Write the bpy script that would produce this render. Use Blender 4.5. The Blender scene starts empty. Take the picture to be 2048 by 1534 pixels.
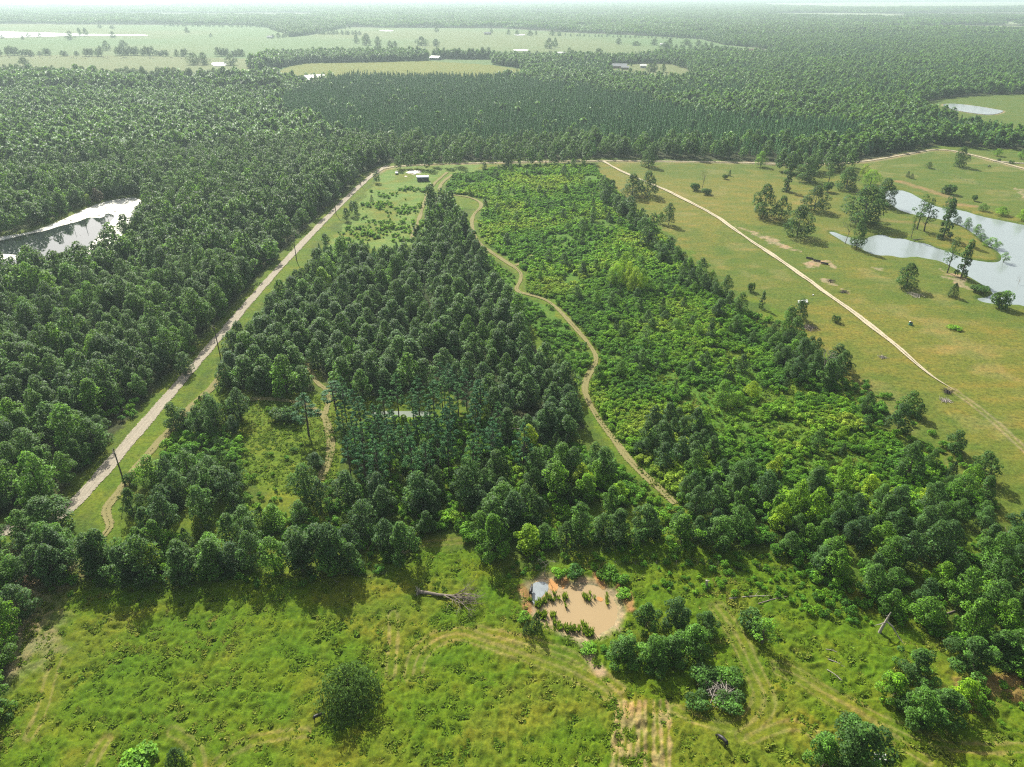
import bpy, bmesh, math, random
import numpy as np
from mathutils import Vector, Matrix

# ------------------------------------------------------------------ camera, world, sun, exposure
scene = bpy.context.scene
col = scene.collection
R = math.radians
CAM_H = 110.0
PITCH = R(28.8)
FPX = 1422.0                      # focal length in pixels of a 2048 px wide frame
cd = bpy.data.cameras.new('camera'); cam = bpy.data.objects.new('camera', cd); col.objects.link(cam)
cam.location = (0, 0, CAM_H); cam.rotation_euler = (R(90) - PITCH, 0, 0)
cd.sensor_width = 36; cd.lens = 36 * FPX / 2048; cd.clip_start = 1; cd.clip_end = 60000
scene.camera = cam
SUN_EL, SUN_AZ = R(39), R(-22)     # azimuth measured from +Y (ahead) towards +X
world = bpy.data.worlds.new('World'); scene.world = world; world.use_nodes = True
nt = world.node_tree; bg = nt.nodes['Background']
sky = nt.nodes.new('ShaderNodeTexSky'); sky.sky_type = 'NISHITA'; sky.sun_disc = False
sky.sun_elevation = SUN_EL; sky.sun_rotation = SUN_AZ
sky.altitude = 100; sky.air_density = 1.0; sky.dust_density = 4.0; sky.ozone_density = 1.0
hs = nt.nodes.new('ShaderNodeHueSaturation'); hs.inputs['Saturation'].default_value = .55     # a milky summer sky
nt.links.new(sky.outputs[0], hs.inputs['Color']); nt.links.new(hs.outputs[0], bg.inputs[0]); bg.inputs[1].default_value = 0.10
sd = bpy.data.lights.new('sun', 'SUN'); sun = bpy.data.objects.new('sun', sd); col.objects.link(sun)
sd.energy = 5.0; sd.angle = R(0.6); sd.color = (1, .955, .87)
d = Vector((math.sin(SUN_AZ) * math.cos(SUN_EL), math.cos(SUN_AZ) * math.cos(SUN_EL), math.sin(SUN_EL)))
sun.rotation_euler = d.to_track_quat('Z', 'Y').to_euler(); sun.location = d * 500
vs = scene.view_settings
vs.view_transform = 'Standard'; vs.look = 'None'; vs.exposure = 0.75; vs.gamma = 1.0
cy = scene.cycles
cy.max_bounces = 5; cy.diffuse_bounces = 2; cy.glossy_bounces = 2; cy.transmission_bounces = 3
cy.transparent_max_bounces = 6; cy.volume_bounces = 0; cy.caustics_reflective = False; cy.caustics_refractive = False
HAZE = 0.000115
cy.use_denoising = False; cy.pixel_filter_type = 'BLACKMAN_HARRIS'; cy.filter_width = 1.2; cy.denoising_prefilter = 'ACCURATE'; cy.denoising_input_passes = 'RGB_ALBEDO_NORMAL'

# ------------------------------------------------------------------ pixel <-> ground geometry of the survey
SP, CP = math.sin(PITCH), math.cos(PITCH)
def G(x, y, z=0.0):
    u, v = (x - 1024) / FPX, (y - 767) / FPX
    t = (CAM_H - z) / (SP + v * CP)
    return np.array((u * t, (CP - v * SP) * t))
def PG(pts): return np.array([G(*p) for p in pts])
def to_px(X, Y, Z=0.0):
    zc = Y * CP + (CAM_H - Z) * SP
    return 1024 + FPX * X / zc, 767 + FPX * ((CAM_H - Z) * CP - Y * SP) / zc, zc
def ppm(y): return FPX / CAM_H * (SP + (y - 767) / FPX * CP)     # pixels per metre at a ground row

def hash2(i, j, s):
    n = (i.astype(np.int64) * 374761393 + j.astype(np.int64) * 668265263 + s * 1274126177) & 0xffffffff
    n = ((n ^ (n >> 13)) * 1274126177) & 0xffffffff
    n = ((n ^ (n >> 16)) * 2246822519) & 0xffffffff
    return ((n ^ (n >> 15)) & 0xffffff) / float(0xffffff)
def vn(x, y, sc, s=0):
    x = np.asarray(x, float) / sc; y = np.asarray(y, float) / sc
    i, j = np.floor(x), np.floor(y); fx, fy = x - i, y - j
    fx = fx * fx * (3 - 2 * fx); fy = fy * fy * (3 - 2 * fy)
    a, b, c, e = hash2(i, j, s), hash2(i + 1, j, s), hash2(i, j + 1, s), hash2(i + 1, j + 1, s)
    return (a * (1 - fx) + b * fx) * (1 - fy) + (c * (1 - fx) + e * fx) * fy
def fbm(x, y, sc, s=0, o=3):
    t = 0; a = .5; w = 0
    for k in range(o):
        t = t + a * vn(x, y, sc / 2 ** k, s + k * 7); w += a; a *= .5
    return t / w
def inside(poly, X, Y):
    X = np.asarray(X, float); Y = np.asarray(Y, float)
    r = np.zeros(X.shape, bool); n = len(poly)
    x0, y0 = poly.min(0); x1, y1 = poly.max(0)
    m = (X >= x0) & (X <= x1) & (Y >= y0) & (Y <= y1)
    xs, ys = X[m], Y[m]; q = np.zeros(xs.shape, bool)
    for k in range(n):
        ax, ay = poly[k]; bx, by = poly[(k + 1) % n]
        if ay == by: continue
        q ^= ((ay > ys) != (by > ys)) & (xs < (bx - ax) * (ys - ay) / (by - ay) + ax)
    r[m] = q
    return r
def dist(line, X, Y, closed=False, reach=60.):
    X = np.asarray(X, float); Y = np.asarray(Y, float)
    D = np.full(X.shape, 1e9); L = np.vstack([line, line[:1]]) if closed else line
    x0, y0 = L.min(0) - reach; x1, y1 = L.max(0) + reach
    m = (X >= x0) & (X <= x1) & (Y >= y0) & (Y <= y1)
    xs, ys = X[m], Y[m]; dd = np.full(xs.shape, 1e9)
    for k in range(len(L) - 1):
        a, b = L[k], L[k + 1]; v = b - a; q = (v ** 2).sum()
        if q == 0: continue
        t = np.clip(((xs - a[0]) * v[0] + (ys - a[1]) * v[1]) / q, 0, 1)
        dd = np.minimum(dd, np.hypot(xs - a[0] - t * v[0], ys - a[1] - t * v[1]))
    D[m] = dd
    return D
def smooth(pts, n=2, closed=False):
    p = np.array(pts, float)
    for _ in range(n):
        q = np.roll(p, -1, 0) if closed else p[1:]
        b = p if closed else p[:-1]
        r = np.empty((len(b) * 2, 2)); r[0::2] = b * .75 + q * .25; r[1::2] = b * .25 + q * .75
        p = r if closed else np.vstack([p[:1], r, p[-1:]])
    return p
def ss(a, b, x):
    t = np.clip((x - a) / (b - a), 0, 1); return t * t * (3 - 2 * t)

# ------------------------------------------------------------------ survey lines and areas (read off the photograph, laid on the ground)
ROAD = smooth(PG([(-160, 1062), (-60, 1062), (20, 1062), (85, 1052), (135, 1022), (180, 975), (250, 893), (330, 800), (430, 683), (512, 588), (592, 500), (650, 440), (702, 388), (742, 352), (775, 331)]), 2)
COUNTY = smooth(PG([(742, 352), (775, 331), (1000, 325), (1200, 321), (1480, 325), (1600, 329), (1720, 326), (1820, 307), (1882, 297), (1950, 311), (2048, 338), (2200, 375)]), 2)
SPUR = smooth(PG([(1985, 322), (2048, 328), (2200, 330)]), 1)
TRACK = smooth(PG([(1205, 322), (1240, 342), (1290, 363), (1340, 385), (1370, 400), (1430, 430), (1478, 468), (1540, 508), (1600, 548), (1660, 592), (1725, 637), (1800, 697), (1850, 743), (1912, 782)]), 2)
TRACK2 = smooth(PG([(1905, 777), (1975, 828), (2048, 898), (2150, 990)]), 2)
TRAIL = smooth(PG([(905, 350), (880, 368), (878, 388), (925, 392), (955, 400), (966, 412), (944, 430), (944, 465), (958, 488), (1000, 515), (1044, 543), (1042, 560), (1028, 582), (1062, 590), (1100, 602), (1145, 650), (1190, 700), (1194, 725), (1166, 765), (1176, 805), (1212, 860), (1260, 925), (1330, 990), (1350, 1010)]), 2)
TRAIL2 = smooth(PG([(1030, 530), (1048, 522), (1065, 510)]), 1)
TRAIL3 = smooth(PG([(895, 345), (862, 372), (850, 400), (838, 440), (822, 480)]), 1)
TRAIL4 = smooth(PG([(485, 800), (520, 796), (560, 800), (600, 806), (635, 822), (655, 840), (665, 900), (640, 960)]), 2)
TRAIL5 = smooth(PG([(612, 720), (625, 748), (632, 768), (655, 780), (658, 800), (650, 830)]), 2)
TRAIL6 = smooth(PG([(445, 735), (430, 770), (395, 800), (360, 840), (330, 870), (290, 915), (262, 950), (240, 985), (215, 1010), (212, 1030), (225, 1052), (205, 1075)]), 2)
TRAILS = [(TRAIL, 1.3), (TRAIL2, 1.2), (TRAIL3, 1.4), (TRAIL4, 1.5), (TRAIL5, 1.2), (TRAIL6, 1.7)]
FORE = [smooth(PG(p), 2) for p in (
    [(786, 1225), (788, 1271), (784, 1305), (781, 1346)],
    [(818, 1353), (822, 1319), (839, 1291), (866, 1271), (890, 1264), (925, 1259), (959, 1271), (1010, 1288), (1078, 1312), (1147, 1336), (1198, 1363), (1232, 1390), (1246, 1420)],
    [(835, 1345), (840, 1320), (856, 1298), (885, 1277), (920, 1270), (955, 1282), (1010, 1300), (1080, 1326), (1150, 1352), (1215, 1392)],
    [(960, 1258), (1020, 1272), (1090, 1290), (1150, 1312), (1200, 1345), (1240, 1378)],
    [(1428, 1216), (1467, 1273), (1498, 1347), (1521, 1394), (1502, 1433), (1467, 1460), (1400, 1445), (1350, 1420)],
    [(1440, 1214), (1485, 1275), (1515, 1345), (1545, 1400), (1530, 1440), (1480, 1475)],
    [(1553, 1331), (1600, 1347), (1639, 1378), (1697, 1402), (1756, 1437), (1834, 1472), (1912, 1499), (2048, 1495)],
    [(1556, 1345), (1600, 1362), (1640, 1392), (1700, 1425), (1760, 1462), (1850, 1520)],
    [(1640, 1480), (1600, 1450), (1560, 1455), (1500, 1480)],
    [(560, 1100), (720, 1090), (870, 1086), (935, 1078)],
    [(610, 1465), (570, 1468), (500, 1480), (450, 1510), (430, 1534)],
    [(120, 1300), (100, 1350), (85, 1420), (60, 1470)],
    [(210, 1480), (190, 1510), (175, 1545)],
    [(345, 1462), (380, 1480), (398, 1510), (400, 1545)])]
ROWS = [PG([(x, 1405), (x - (1280 - x) * .22 - 4, 1560)]) for x in (1236, 1249, 1263, 1278, 1291, 1307, 1320, 1334)]
BARE_RIGHT = [PG([(1470, 455), (1500, 462), (1555, 478), (1600, 505), (1570, 498), (1520, 478)])]
BARE_TROUGH = [PG([(1592, 522), (1620, 519), (1655, 522), (1676, 536), (1660, 538), (1640, 530), (1612, 535)]), PG([(1735, 535), (1770, 538), (1760, 545), (1738, 542)]),
               PG([(1640, 554), (1668, 560), (1670, 568), (1640, 565)]), PG([(1675, 575), (1700, 580), (1690, 588), (1672, 584)]), PG([(1885, 535), (1925, 555), (1950, 580), (1925, 575), (1895, 555)]), PG([(2020, 375), (2048, 381), (2100, 395), (2100, 405), (2048, 394)])]
def pond(pts, n=2): return smooth(PG(pts), n, True)
P_BROWN = pond([(1060, 1172), (1075, 1158), (1100, 1156), (1120, 1170), (1160, 1166), (1192, 1168), (1215, 1184), (1232, 1202), (1236, 1226), (1228, 1246), (1205, 1262), (1180, 1272), (1165, 1268), (1130, 1258), (1100, 1245), (1076, 1226), (1064, 1200)])
P_LEFT = pond([(-120, 500), (0, 471), (60, 464), (130, 436), (190, 407), (230, 397), (270, 392), (286, 402), (284, 416), (264, 440), (246, 462), (232, 492), (215, 520), (170, 532), (100, 540), (0, 545), (-120, 560)])
P_LAKE = pond([(1760, 385), (1783, 377), (1815, 380), (1850, 400), (1880, 414), (1925, 418), (1960, 430), (2010, 440), (2060, 450), (2250, 520), (2300, 660), (2150, 640), (2048, 607), (2010, 606), (1970, 603), (1950, 594), (1975, 592), (1990, 582), (1955, 560), (1925, 543), (1905, 531), (1880, 519), (1856, 515), (1830, 510), (1806, 514), (1780, 508), (1758, 509), (1734, 502), (1716, 490), (1697, 487), (1676, 474), (1655, 461), (1668, 461), (1690, 470), (1712, 476), (1728, 478), (1742, 470), (1766, 466), (1786, 475), (1806, 474), (1830, 482), (1852, 484), (1880, 496), (1900, 501), (1925, 513), (1950, 518), (1985, 523), (2003, 520), (2003, 505), (1975, 488), (1945, 462), (1915, 445), (1880, 436), (1830, 428), (1790, 415)], 1)
P_R2 = pond([(1880, 209), (1905, 207), (1950, 212), (1998, 220), (2010, 223), (1985, 231), (1945, 227), (1905, 220)])
P_MID = pond([(735, 824), (770, 819), (820, 820), (850, 819), (868, 824), (850, 831), (800, 833), (755, 832)])
P_FAR = [pond(p, 1) for p in ([(-60, 66), (0, 63.5), (60, 65), (130, 67), (200, 69), (290, 70), (300, 71.5), (140, 72), (60, 75), (-60, 76)], [(420, 127), (440, 125), (455, 128), (450, 133), (428, 133)],
         [(1024, 99.5), (1058, 99.5), (1055, 102.5), (1030, 102.5)], [(756, 60.5), (785, 60.5), (788, 63), (765, 63)], [(1028, 69), (1050, 69), (1050, 71), (1030, 71.5)], [(1112, 104.5), (1135, 104.5), (1130, 107), (1112, 107)], [(2040, 366), (2080, 360), (2080, 368)],
         [(1600, 32), (1625, 31), (1650, 33), (1620, 34)])]
WATER_D = -0.35
DEEP = [P_BROWN, P_LEFT, P_LAKE, P_MID]

PASTURE = PG([(1195, 322), (1480, 327), (1600, 333), (1700, 328), (1800, 312), (1880, 299), (1950, 302), (2048, 306), (2300, 320), (2600, 520), (2600, 1000), (2200, 1080), (2010, 1040), (1960, 985), (1860, 900), (1760, 820), (1640, 700), (1540, 610), (1480, 590), (1420, 540), (1330, 460), (1240, 385), (1185, 340)])
FAR_R = PG([(1830, 207), (1880, 198), (1960, 190), (2048, 188), (2300, 188), (2300, 296), (2048, 282), (1990, 266), (1920, 252), (1850, 226)])
SHRUB = PG([(905, 352), (1000, 335), (1185, 330), (1240, 390), (1330, 480), (1430, 580), (1560, 690), (1700, 820), (1860, 930), (2000, 1020), (1700, 1060), (1340, 1010), (1255, 915), (1195, 840), (1175, 770), (1200, 720), (1185, 690), (1110, 600), (1050, 585), (1060, 545), (1000, 505), (960, 480), (960, 430), (985, 400), (890, 385)])
SHRUB2 = PG([(960, 500), (1040, 560), (1030, 590), (1095, 610), (1180, 705), (1180, 725), (1150, 770), (1120, 720), (1070, 665), (1000, 620), (960, 560)])
YARD = PG([(775, 333), (1000, 328), (900, 360), (870, 380), (845, 470), (820, 490), (760, 500), (700, 500), (640, 520), (655, 490), (700, 440), (740, 380)])
CLEAR = PG([(445, 780), (620, 795), (800, 795), (850, 780), (900, 800), (760, 830), (680, 850), (680, 930), (660, 980), (560, 990), (500, 960), (480, 880), (470, 820)])
MEADOW = PG([(60, 1180), (400, 1160), (760, 1150), (860, 1100), (950, 1100), (1000, 1140), (1340, 1090), (1560, 1110), (1700, 1190), (1850, 1250), (2000, 1300), (2200, 1300), (2700, 1700), (2700, 3000), (-1400, 3000), (-700, 1600), (20, 1440)])
BIGM = PG([(-500, 44), (0, 48), (330, 50), (560, 51), (700, 55), (1000, 57), (1150, 66), (1300, 72), (1400, 78), (1450, 90), (1520, 96), (1572, 104), (1500, 110), (1350, 112), (1200, 120), (1180, 130), (1100, 132), (1045, 138), (1040, 156), (940, 165), (560, 166), (540, 162), (300, 170), (0, 158), (-500, 150)])
HOME = PG([(1222, 130), (1290, 127), (1340, 128), (1372, 138), (1395, 160), (1330, 164), (1215, 154)])
HOME2 = PG([(290, 170), (400, 168), (560, 172), (555, 180), (400, 178), (300, 180)])
SLIVER = [PG([(-100, 186), (10, 186), (20, 192), (-100, 196)]), PG([(-100, 330), (15, 330), (18, 345), (-100, 350)])]
FARFIELDS = [PG(p) for p in ([(-100, 9), (330, 8), (360, 10.5), (50, 13), (-100, 14)], [(40, 15), (130, 15), (120, 18), (50, 18)], [(1050, 28), (1280, 31), (1285, 33.5), (1055, 30.5)], [(1530, 27), (1640, 26), (1760, 27), (1830, 31), (1790, 36), (1640, 34), (1560, 31)],
    [(1510, 7), (1700, 5), (2200, 3), (2200, 12), (1950, 16), (1700, 17), (1540, 12)], [(1830, 56), (1880, 51), (2048, 52), (2250, 54), (2250, 63), (2048, 63), (1960, 62), (1880, 60)], [(1740, 50), (1790, 50), (1800, 52), (1750, 52)], [(1770, 34), (1820, 35), (1815, 38), (1775, 38)], [(2010, 44), (2100, 40), (2100, 47), (2015, 49)], [(700, 6), (1000, 5), (1010, 7), (700, 8)], [(870, 16), (900, 15), (960, 17), (900, 18)], [(1850, 20), (2100, 22), (2100, 26), (1880, 24)])]
BELTS = [PG(p) for p in ([(496, 134), (540, 120), (600, 113), (800, 109), (857, 113), (855, 121), (740, 124), (610, 126), (575, 132), (520, 146)], [(985, 119), (1060, 122), (1180, 118), (1200, 130), (1180, 140), (1080, 140), (1045, 137), (985, 129)],
    [(868, 115), (985, 116), (985, 119), (868, 118)], [(1215, 122), (1290, 118), (1360, 110), (1450, 106), (1480, 112), (1380, 130), (1340, 126), (1290, 126)], [(380, 40), (740, 45), (620, 70), (580, 74), (565, 66), (545, 60), (535, 55)])]

# ------------------------------------------------------------------ small helpers
def tag(o, label=None, cat=None, group=None, kind=None):
    if label: o['label'] = label
    if cat: o['category'] = cat
    if group: o['group'] = group
    if kind: o['kind'] = kind
    return o
def mesh_np(name, V, F, mats, mi=None, smooth_=False, link=True):
    """V (n,3), F (m,k) constant k"""
    me = bpy.data.meshes.new(name); V = np.asarray(V, np.float32); F = np.asarray(F, np.int32)
    me.vertices.add(len(V)); me.vertices.foreach_set('co', V.ravel())
    k = F.shape[1]; me.loops.add(F.size); me.loops.foreach_set('vertex_index', F.ravel())
    me.polygons.add(len(F)); me.polygons.foreach_set('loop_start', np.arange(len(F), dtype=np.int32) * k)
    me.polygons.foreach_set('loop_total', np.full(len(F), k, np.int32))
    for m in (mats if isinstance(mats, (list, tuple)) else [mats]): me.materials.append(m)
    if mi is not None: me.polygons.foreach_set('material_index', np.asarray(mi, np.int32))
    if smooth_: me.polygons.foreach_set('use_smooth', np.ones(len(F), bool))
    me.update(calc_edges=True)
    return me
def newobj(name, me, parent=None, loc=(0, 0, 0), link=True):
    o = bpy.data.objects.new(name, me)
    if link: col.objects.link(o)
    if parent is not None: o.parent = parent
    o.location = loc
    return o
def empty(name, loc, rz=0.):
    o = bpy.data.objects.new(name, None); col.objects.link(o); o.location = loc; o.rotation_euler = (0, 0, rz); o.empty_display_size = 1
    return o
class MB:
    def __init__(s): s.v = []; s.f = []; s.m = []
    def add(s, v, f, m=0):
        b = len(s.v); s.v += [tuple(p) for p in v]; s.f += [tuple(i + b for i in q) for q in f]; s.m += [m] * len(f)
    def box(s, c, d, m=0, rz=0.):
        x, y, z = d[0] / 2, d[1] / 2, d[2] / 2; cz, sz = math.cos(rz), math.sin(rz)
        v = [(c[0] + a * x * cz - b * y * sz, c[1] + a * x * sz + b * y * cz, c[2] + e * z) for a, b, e in ((-1, -1, -1), (1, -1, -1), (1, 1, -1), (-1, 1, -1), (-1, -1, 1), (1, -1, 1), (1, 1, 1), (-1, 1, 1))]
        s.add(v, [(0, 3, 2, 1), (4, 5, 6, 7), (0, 1, 5, 4), (1, 2, 6, 5), (2, 3, 7, 6), (3, 0, 4, 7)], m)
    def tube(s, pts, rad, n=6, m=0, cap=True):
        pts = [Vector(p) for p in pts]; rings = []
        for i, p in enumerate(pts):
            t = (pts[min(i + 1, len(pts) - 1)] - pts[max(i - 1, 0)]).normalized()
            a = t.orthogonal().normalized() if abs(t.z) > .9 else t.cross(Vector((0, 0, 1))).normalized(); b = t.cross(a)
            r = rad[i] if isinstance(rad, (list, tuple)) else rad
            rings.append([p + (a * math.cos(2 * math.pi * k / n) + b * math.sin(2 * math.pi * k / n)) * r for k in range(n)])
        v = [q for g in rings for q in g]
        f = [(i * n + k, i * n + (k + 1) % n, (i + 1) * n + (k + 1) % n, (i + 1) * n + k) for i in range(len(pts) - 1) for k in range(n)]
        if cap: f += [tuple(range(n))[::-1], tuple((len(pts) - 1) * n + k for k in range(n))]
        s.add(v, f, m)
    def mesh(s, name, mats):
        me = bpy.data.meshes.new(name); me.from_pydata(s.v, [], s.f)
        for m in (mats if isinstance(mats, (list, tuple)) else [mats]): me.materials.append(m)
        me.polygons.foreach_set('material_index', s.m); me.update(); return me
    def build(s, name, mats, parent=None, loc=(0, 0, 0)): return newobj(name, s.mesh(name, mats), parent, loc)

# ------------------------------------------------------------------ materials
def mat(name):
    m = bpy.data.materials.new(name); m.use_nodes = True; t = m.node_tree
    return m, t, t.nodes['Principled BSDF'], t.nodes['Material Output']
def N(t, kind, **kw):
    n = t.nodes.new(kind)
    for k, v in kw.items(): setattr(n, k, v)
    return n
def ramp(t, stops, fac=None, interp='LINEAR'):
    r = N(t, 'ShaderNodeValToRGB'); r.color_ramp.interpolation = interp; e = r.color_ramp.elements
    while len(e) < len(stops): e.new(.5)
    for q, (p, c) in zip(e, stops): q.position = p; q.color = (*c, 1) if len(c) == 3 else c
    if fac is not None: t.links.new(fac, r.inputs[0])
    return r
def mixc(t, fac, a, b, mode='MIX'):
    m = N(t, 'ShaderNodeMix', data_type='RGBA', blend_type=mode)
    for i, v in ((0, fac), (6, a), (7, b)):
        if hasattr(v, 'links') or isinstance(v, bpy.types.NodeSocket): t.links.new(v, m.inputs[i])
        elif i == 0: m.inputs[0].default_value = v
        else: m.inputs[i].default_value = (*v, 1)
    return m.outputs[2]
def math_(t, op, a, b=None, clamp=False):
    m = N(t, 'ShaderNodeMath', operation=op, use_clamp=clamp)
    for i, v in enumerate((a, b)):
        if v is None: continue
        if isinstance(v, bpy.types.NodeSocket): t.links.new(v, m.inputs[i])
        else: m.inputs[i].default_value = v
    return m.outputs[0]
def noise(t, scale, detail=3, rough=.6, coord='Object'):
    tc = N(t, 'ShaderNodeTexCoord'); n = N(t, 'ShaderNodeTexNoise'); n.inputs['Scale'].default_value = scale
    n.inputs['Detail'].default_value = detail; n.inputs['Roughness'].default_value = rough
    t.links.new(tc.outputs[coord], n.inputs['Vector']); return n.outputs['Fac']
def simple(name, c, rough=.7, metal=0., spec=.5, var=0.12, scale=1.5, bump=0.):
    m, t, b, o = mat(name)
    f = noise(t, scale)
    t.links.new(mixc(t, f, tuple(v * (1 - var) for v in c), tuple(min(1, v * (1 + var)) for v in c)), b.inputs['Base Color'])
    b.inputs['Roughness'].default_value = rough; b.inputs['Metallic'].default_value = metal; b.inputs['Specular IOR Level'].default_value = spec
    if bump:
        bp = N(t, 'ShaderNodeBump'); bp.inputs['Strength'].default_value = bump; t.links.new(f, bp.inputs['Height']); t.links.new(bp.outputs[0], b.inputs['Normal'])
    return m
def leaf(name, stops, rough=.55, spec=.18, trans=.35, tcol=(.22, .36, .03)):
    """foliage: the tree's own tint (0..1) picks the species colour, each leaf cluster and each tree varies, the brightest clusters carry painted glints"""
    m, t, b, o = mat(name)
    a = N(t, 'ShaderNodeAttribute', attribute_type='INSTANCER', attribute_name='tint')
    a2 = N(t, 'ShaderNodeAttribute', attribute_type='OBJECT', attribute_name='tint')
    own = math_(t, 'MAXIMUM', a.outputs['Fac'], a2.outputs['Fac'])
    oi = N(t, 'ShaderNodeObjectInfo')
    lv = N(t, 'ShaderNodeAttribute', attribute_type='GEOMETRY', attribute_name='leafvar')
    f = math_(t, 'ADD', own, math_(t, 'MULTIPLY', math_(t, 'SUBTRACT', oi.outputs['Random'], .5), .22))
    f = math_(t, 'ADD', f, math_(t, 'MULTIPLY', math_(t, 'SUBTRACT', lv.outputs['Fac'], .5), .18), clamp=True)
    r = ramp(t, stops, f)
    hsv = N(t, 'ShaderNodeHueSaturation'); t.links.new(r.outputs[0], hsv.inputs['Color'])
    v = math_(t, 'ADD', .58, math_(t, 'MULTIPLY', math_(t, 'POWER', lv.outputs['Fac'], 2.2), 1.25)); t.links.new(v, hsv.inputs['Value'])  # steep curve lifts a few clusters: leaf glints put into the colour
    t.links.new(hsv.outputs[0], b.inputs['Base Color'])
    b.inputs['Roughness'].default_value = rough; b.inputs['Specular IOR Level'].default_value = spec
    tr = N(t, 'ShaderNodeBsdfTranslucent'); t.links.new(mixc(t, .45, hsv.outputs[0], tcol), tr.inputs[0])
    mx = N(t, 'ShaderNodeMixShader'); mx.inputs[0].default_value = trans
    t.links.new(b.outputs[0], mx.inputs[1]); t.links.new(tr.outputs[0], mx.inputs[2]); t.links.new(mx.outputs[0], o.inputs['Surface'])
    return m
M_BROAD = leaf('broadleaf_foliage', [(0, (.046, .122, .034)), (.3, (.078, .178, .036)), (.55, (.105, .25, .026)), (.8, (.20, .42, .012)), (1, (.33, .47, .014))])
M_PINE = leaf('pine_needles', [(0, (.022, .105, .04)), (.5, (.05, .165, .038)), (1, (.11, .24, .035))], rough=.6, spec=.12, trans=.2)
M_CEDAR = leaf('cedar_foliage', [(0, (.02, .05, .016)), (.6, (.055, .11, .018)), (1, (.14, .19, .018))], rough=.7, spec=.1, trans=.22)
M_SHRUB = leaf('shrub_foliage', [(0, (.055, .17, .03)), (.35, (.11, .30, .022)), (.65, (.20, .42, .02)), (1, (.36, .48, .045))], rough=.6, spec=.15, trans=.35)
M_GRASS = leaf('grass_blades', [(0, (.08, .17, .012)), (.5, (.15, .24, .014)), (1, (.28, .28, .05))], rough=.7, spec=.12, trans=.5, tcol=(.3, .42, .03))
M_BARK = simple('bark', (.085, .065, .048), .9, var=.4, scale=3)
M_PBARK = simple('pine_bark', (.075, .05, .038), .9, var=.35, scale=3)
M_DEAD = simple('bleached_wood', (.34, .30, .25), .85, var=.3, scale=2)
M_LOG = simple('weathered_dead_wood', (.20, .165, .13), .9, var=.4, scale=2)

m, t, b, o = mat('ground_soil_and_grass'); M_GROUND = m
a = N(t, 'ShaderNodeAttribute', attribute_name='tone')
n1 = noise(t, .9, 6, .78); n2 = noise(t, .16, 5, .7); n3 = noise(t, 2.6, 4, .8)
tc = N(t, 'ShaderNodeTexCoord'); mp = N(t, 'ShaderNodeMapping'); mp.inputs['Scale'].default_value = (.05, .16, 1); mp.inputs['Rotation'].default_value = (0, 0, .35)
t.links.new(tc.outputs['Object'], mp.inputs[0]); nz = N(t, 'ShaderNodeTexNoise'); nz.inputs['Scale'].default_value = 1; nz.inputs['Detail'].default_value = 5; t.links.new(mp.outputs[0], nz.inputs['Vector'])
r1 = ramp(t, [(.3, (.45, .5, .42)), (.5, (1, 1, 1)), (.7, (1.5, 1.42, 1.25))], n1)
r2 = ramp(t, [(.3, (.78, .9, .8)), (.5, (1, 1, 1)), (.7, (1.28, 1.08, 1.1))], n2)
r3 = ramp(t, [(.3, (.6, .64, .6)), (.5, (1, 1, 1)), (.7, (1.4, 1.34, 1.3))], n3)
r4 = ramp(t, [(.35, (.85, .95, .85)), (.5, (1, 1, 1)), (.65, (1.2, 1.03, 1.05))], nz.outputs['Fac'])
c = mixc(t, 1., a.outputs['Color'], r1.outputs[0], 'MULTIPLY'); c = mixc(t, 1., c, r2.outputs[0], 'MULTIPLY'); c = mixc(t, .8, c, r3.outputs[0], 'MULTIPLY'); c = mixc(t, 1., c, r4.outputs[0], 'MULTIPLY')
t.links.new(c, b.inputs['Base Color']); b.inputs['Roughness'].default_value = .95; b.inputs['Specular IOR Level'].default_value = .12
bp = N(t, 'ShaderNodeBump'); bp.inputs['Strength'].default_value = .5; bp.inputs['Distance'].default_value = .35; t.links.new(n1, bp.inputs['Height']); t.links.new(bp.outputs[0], b.inputs['Normal'])

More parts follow.
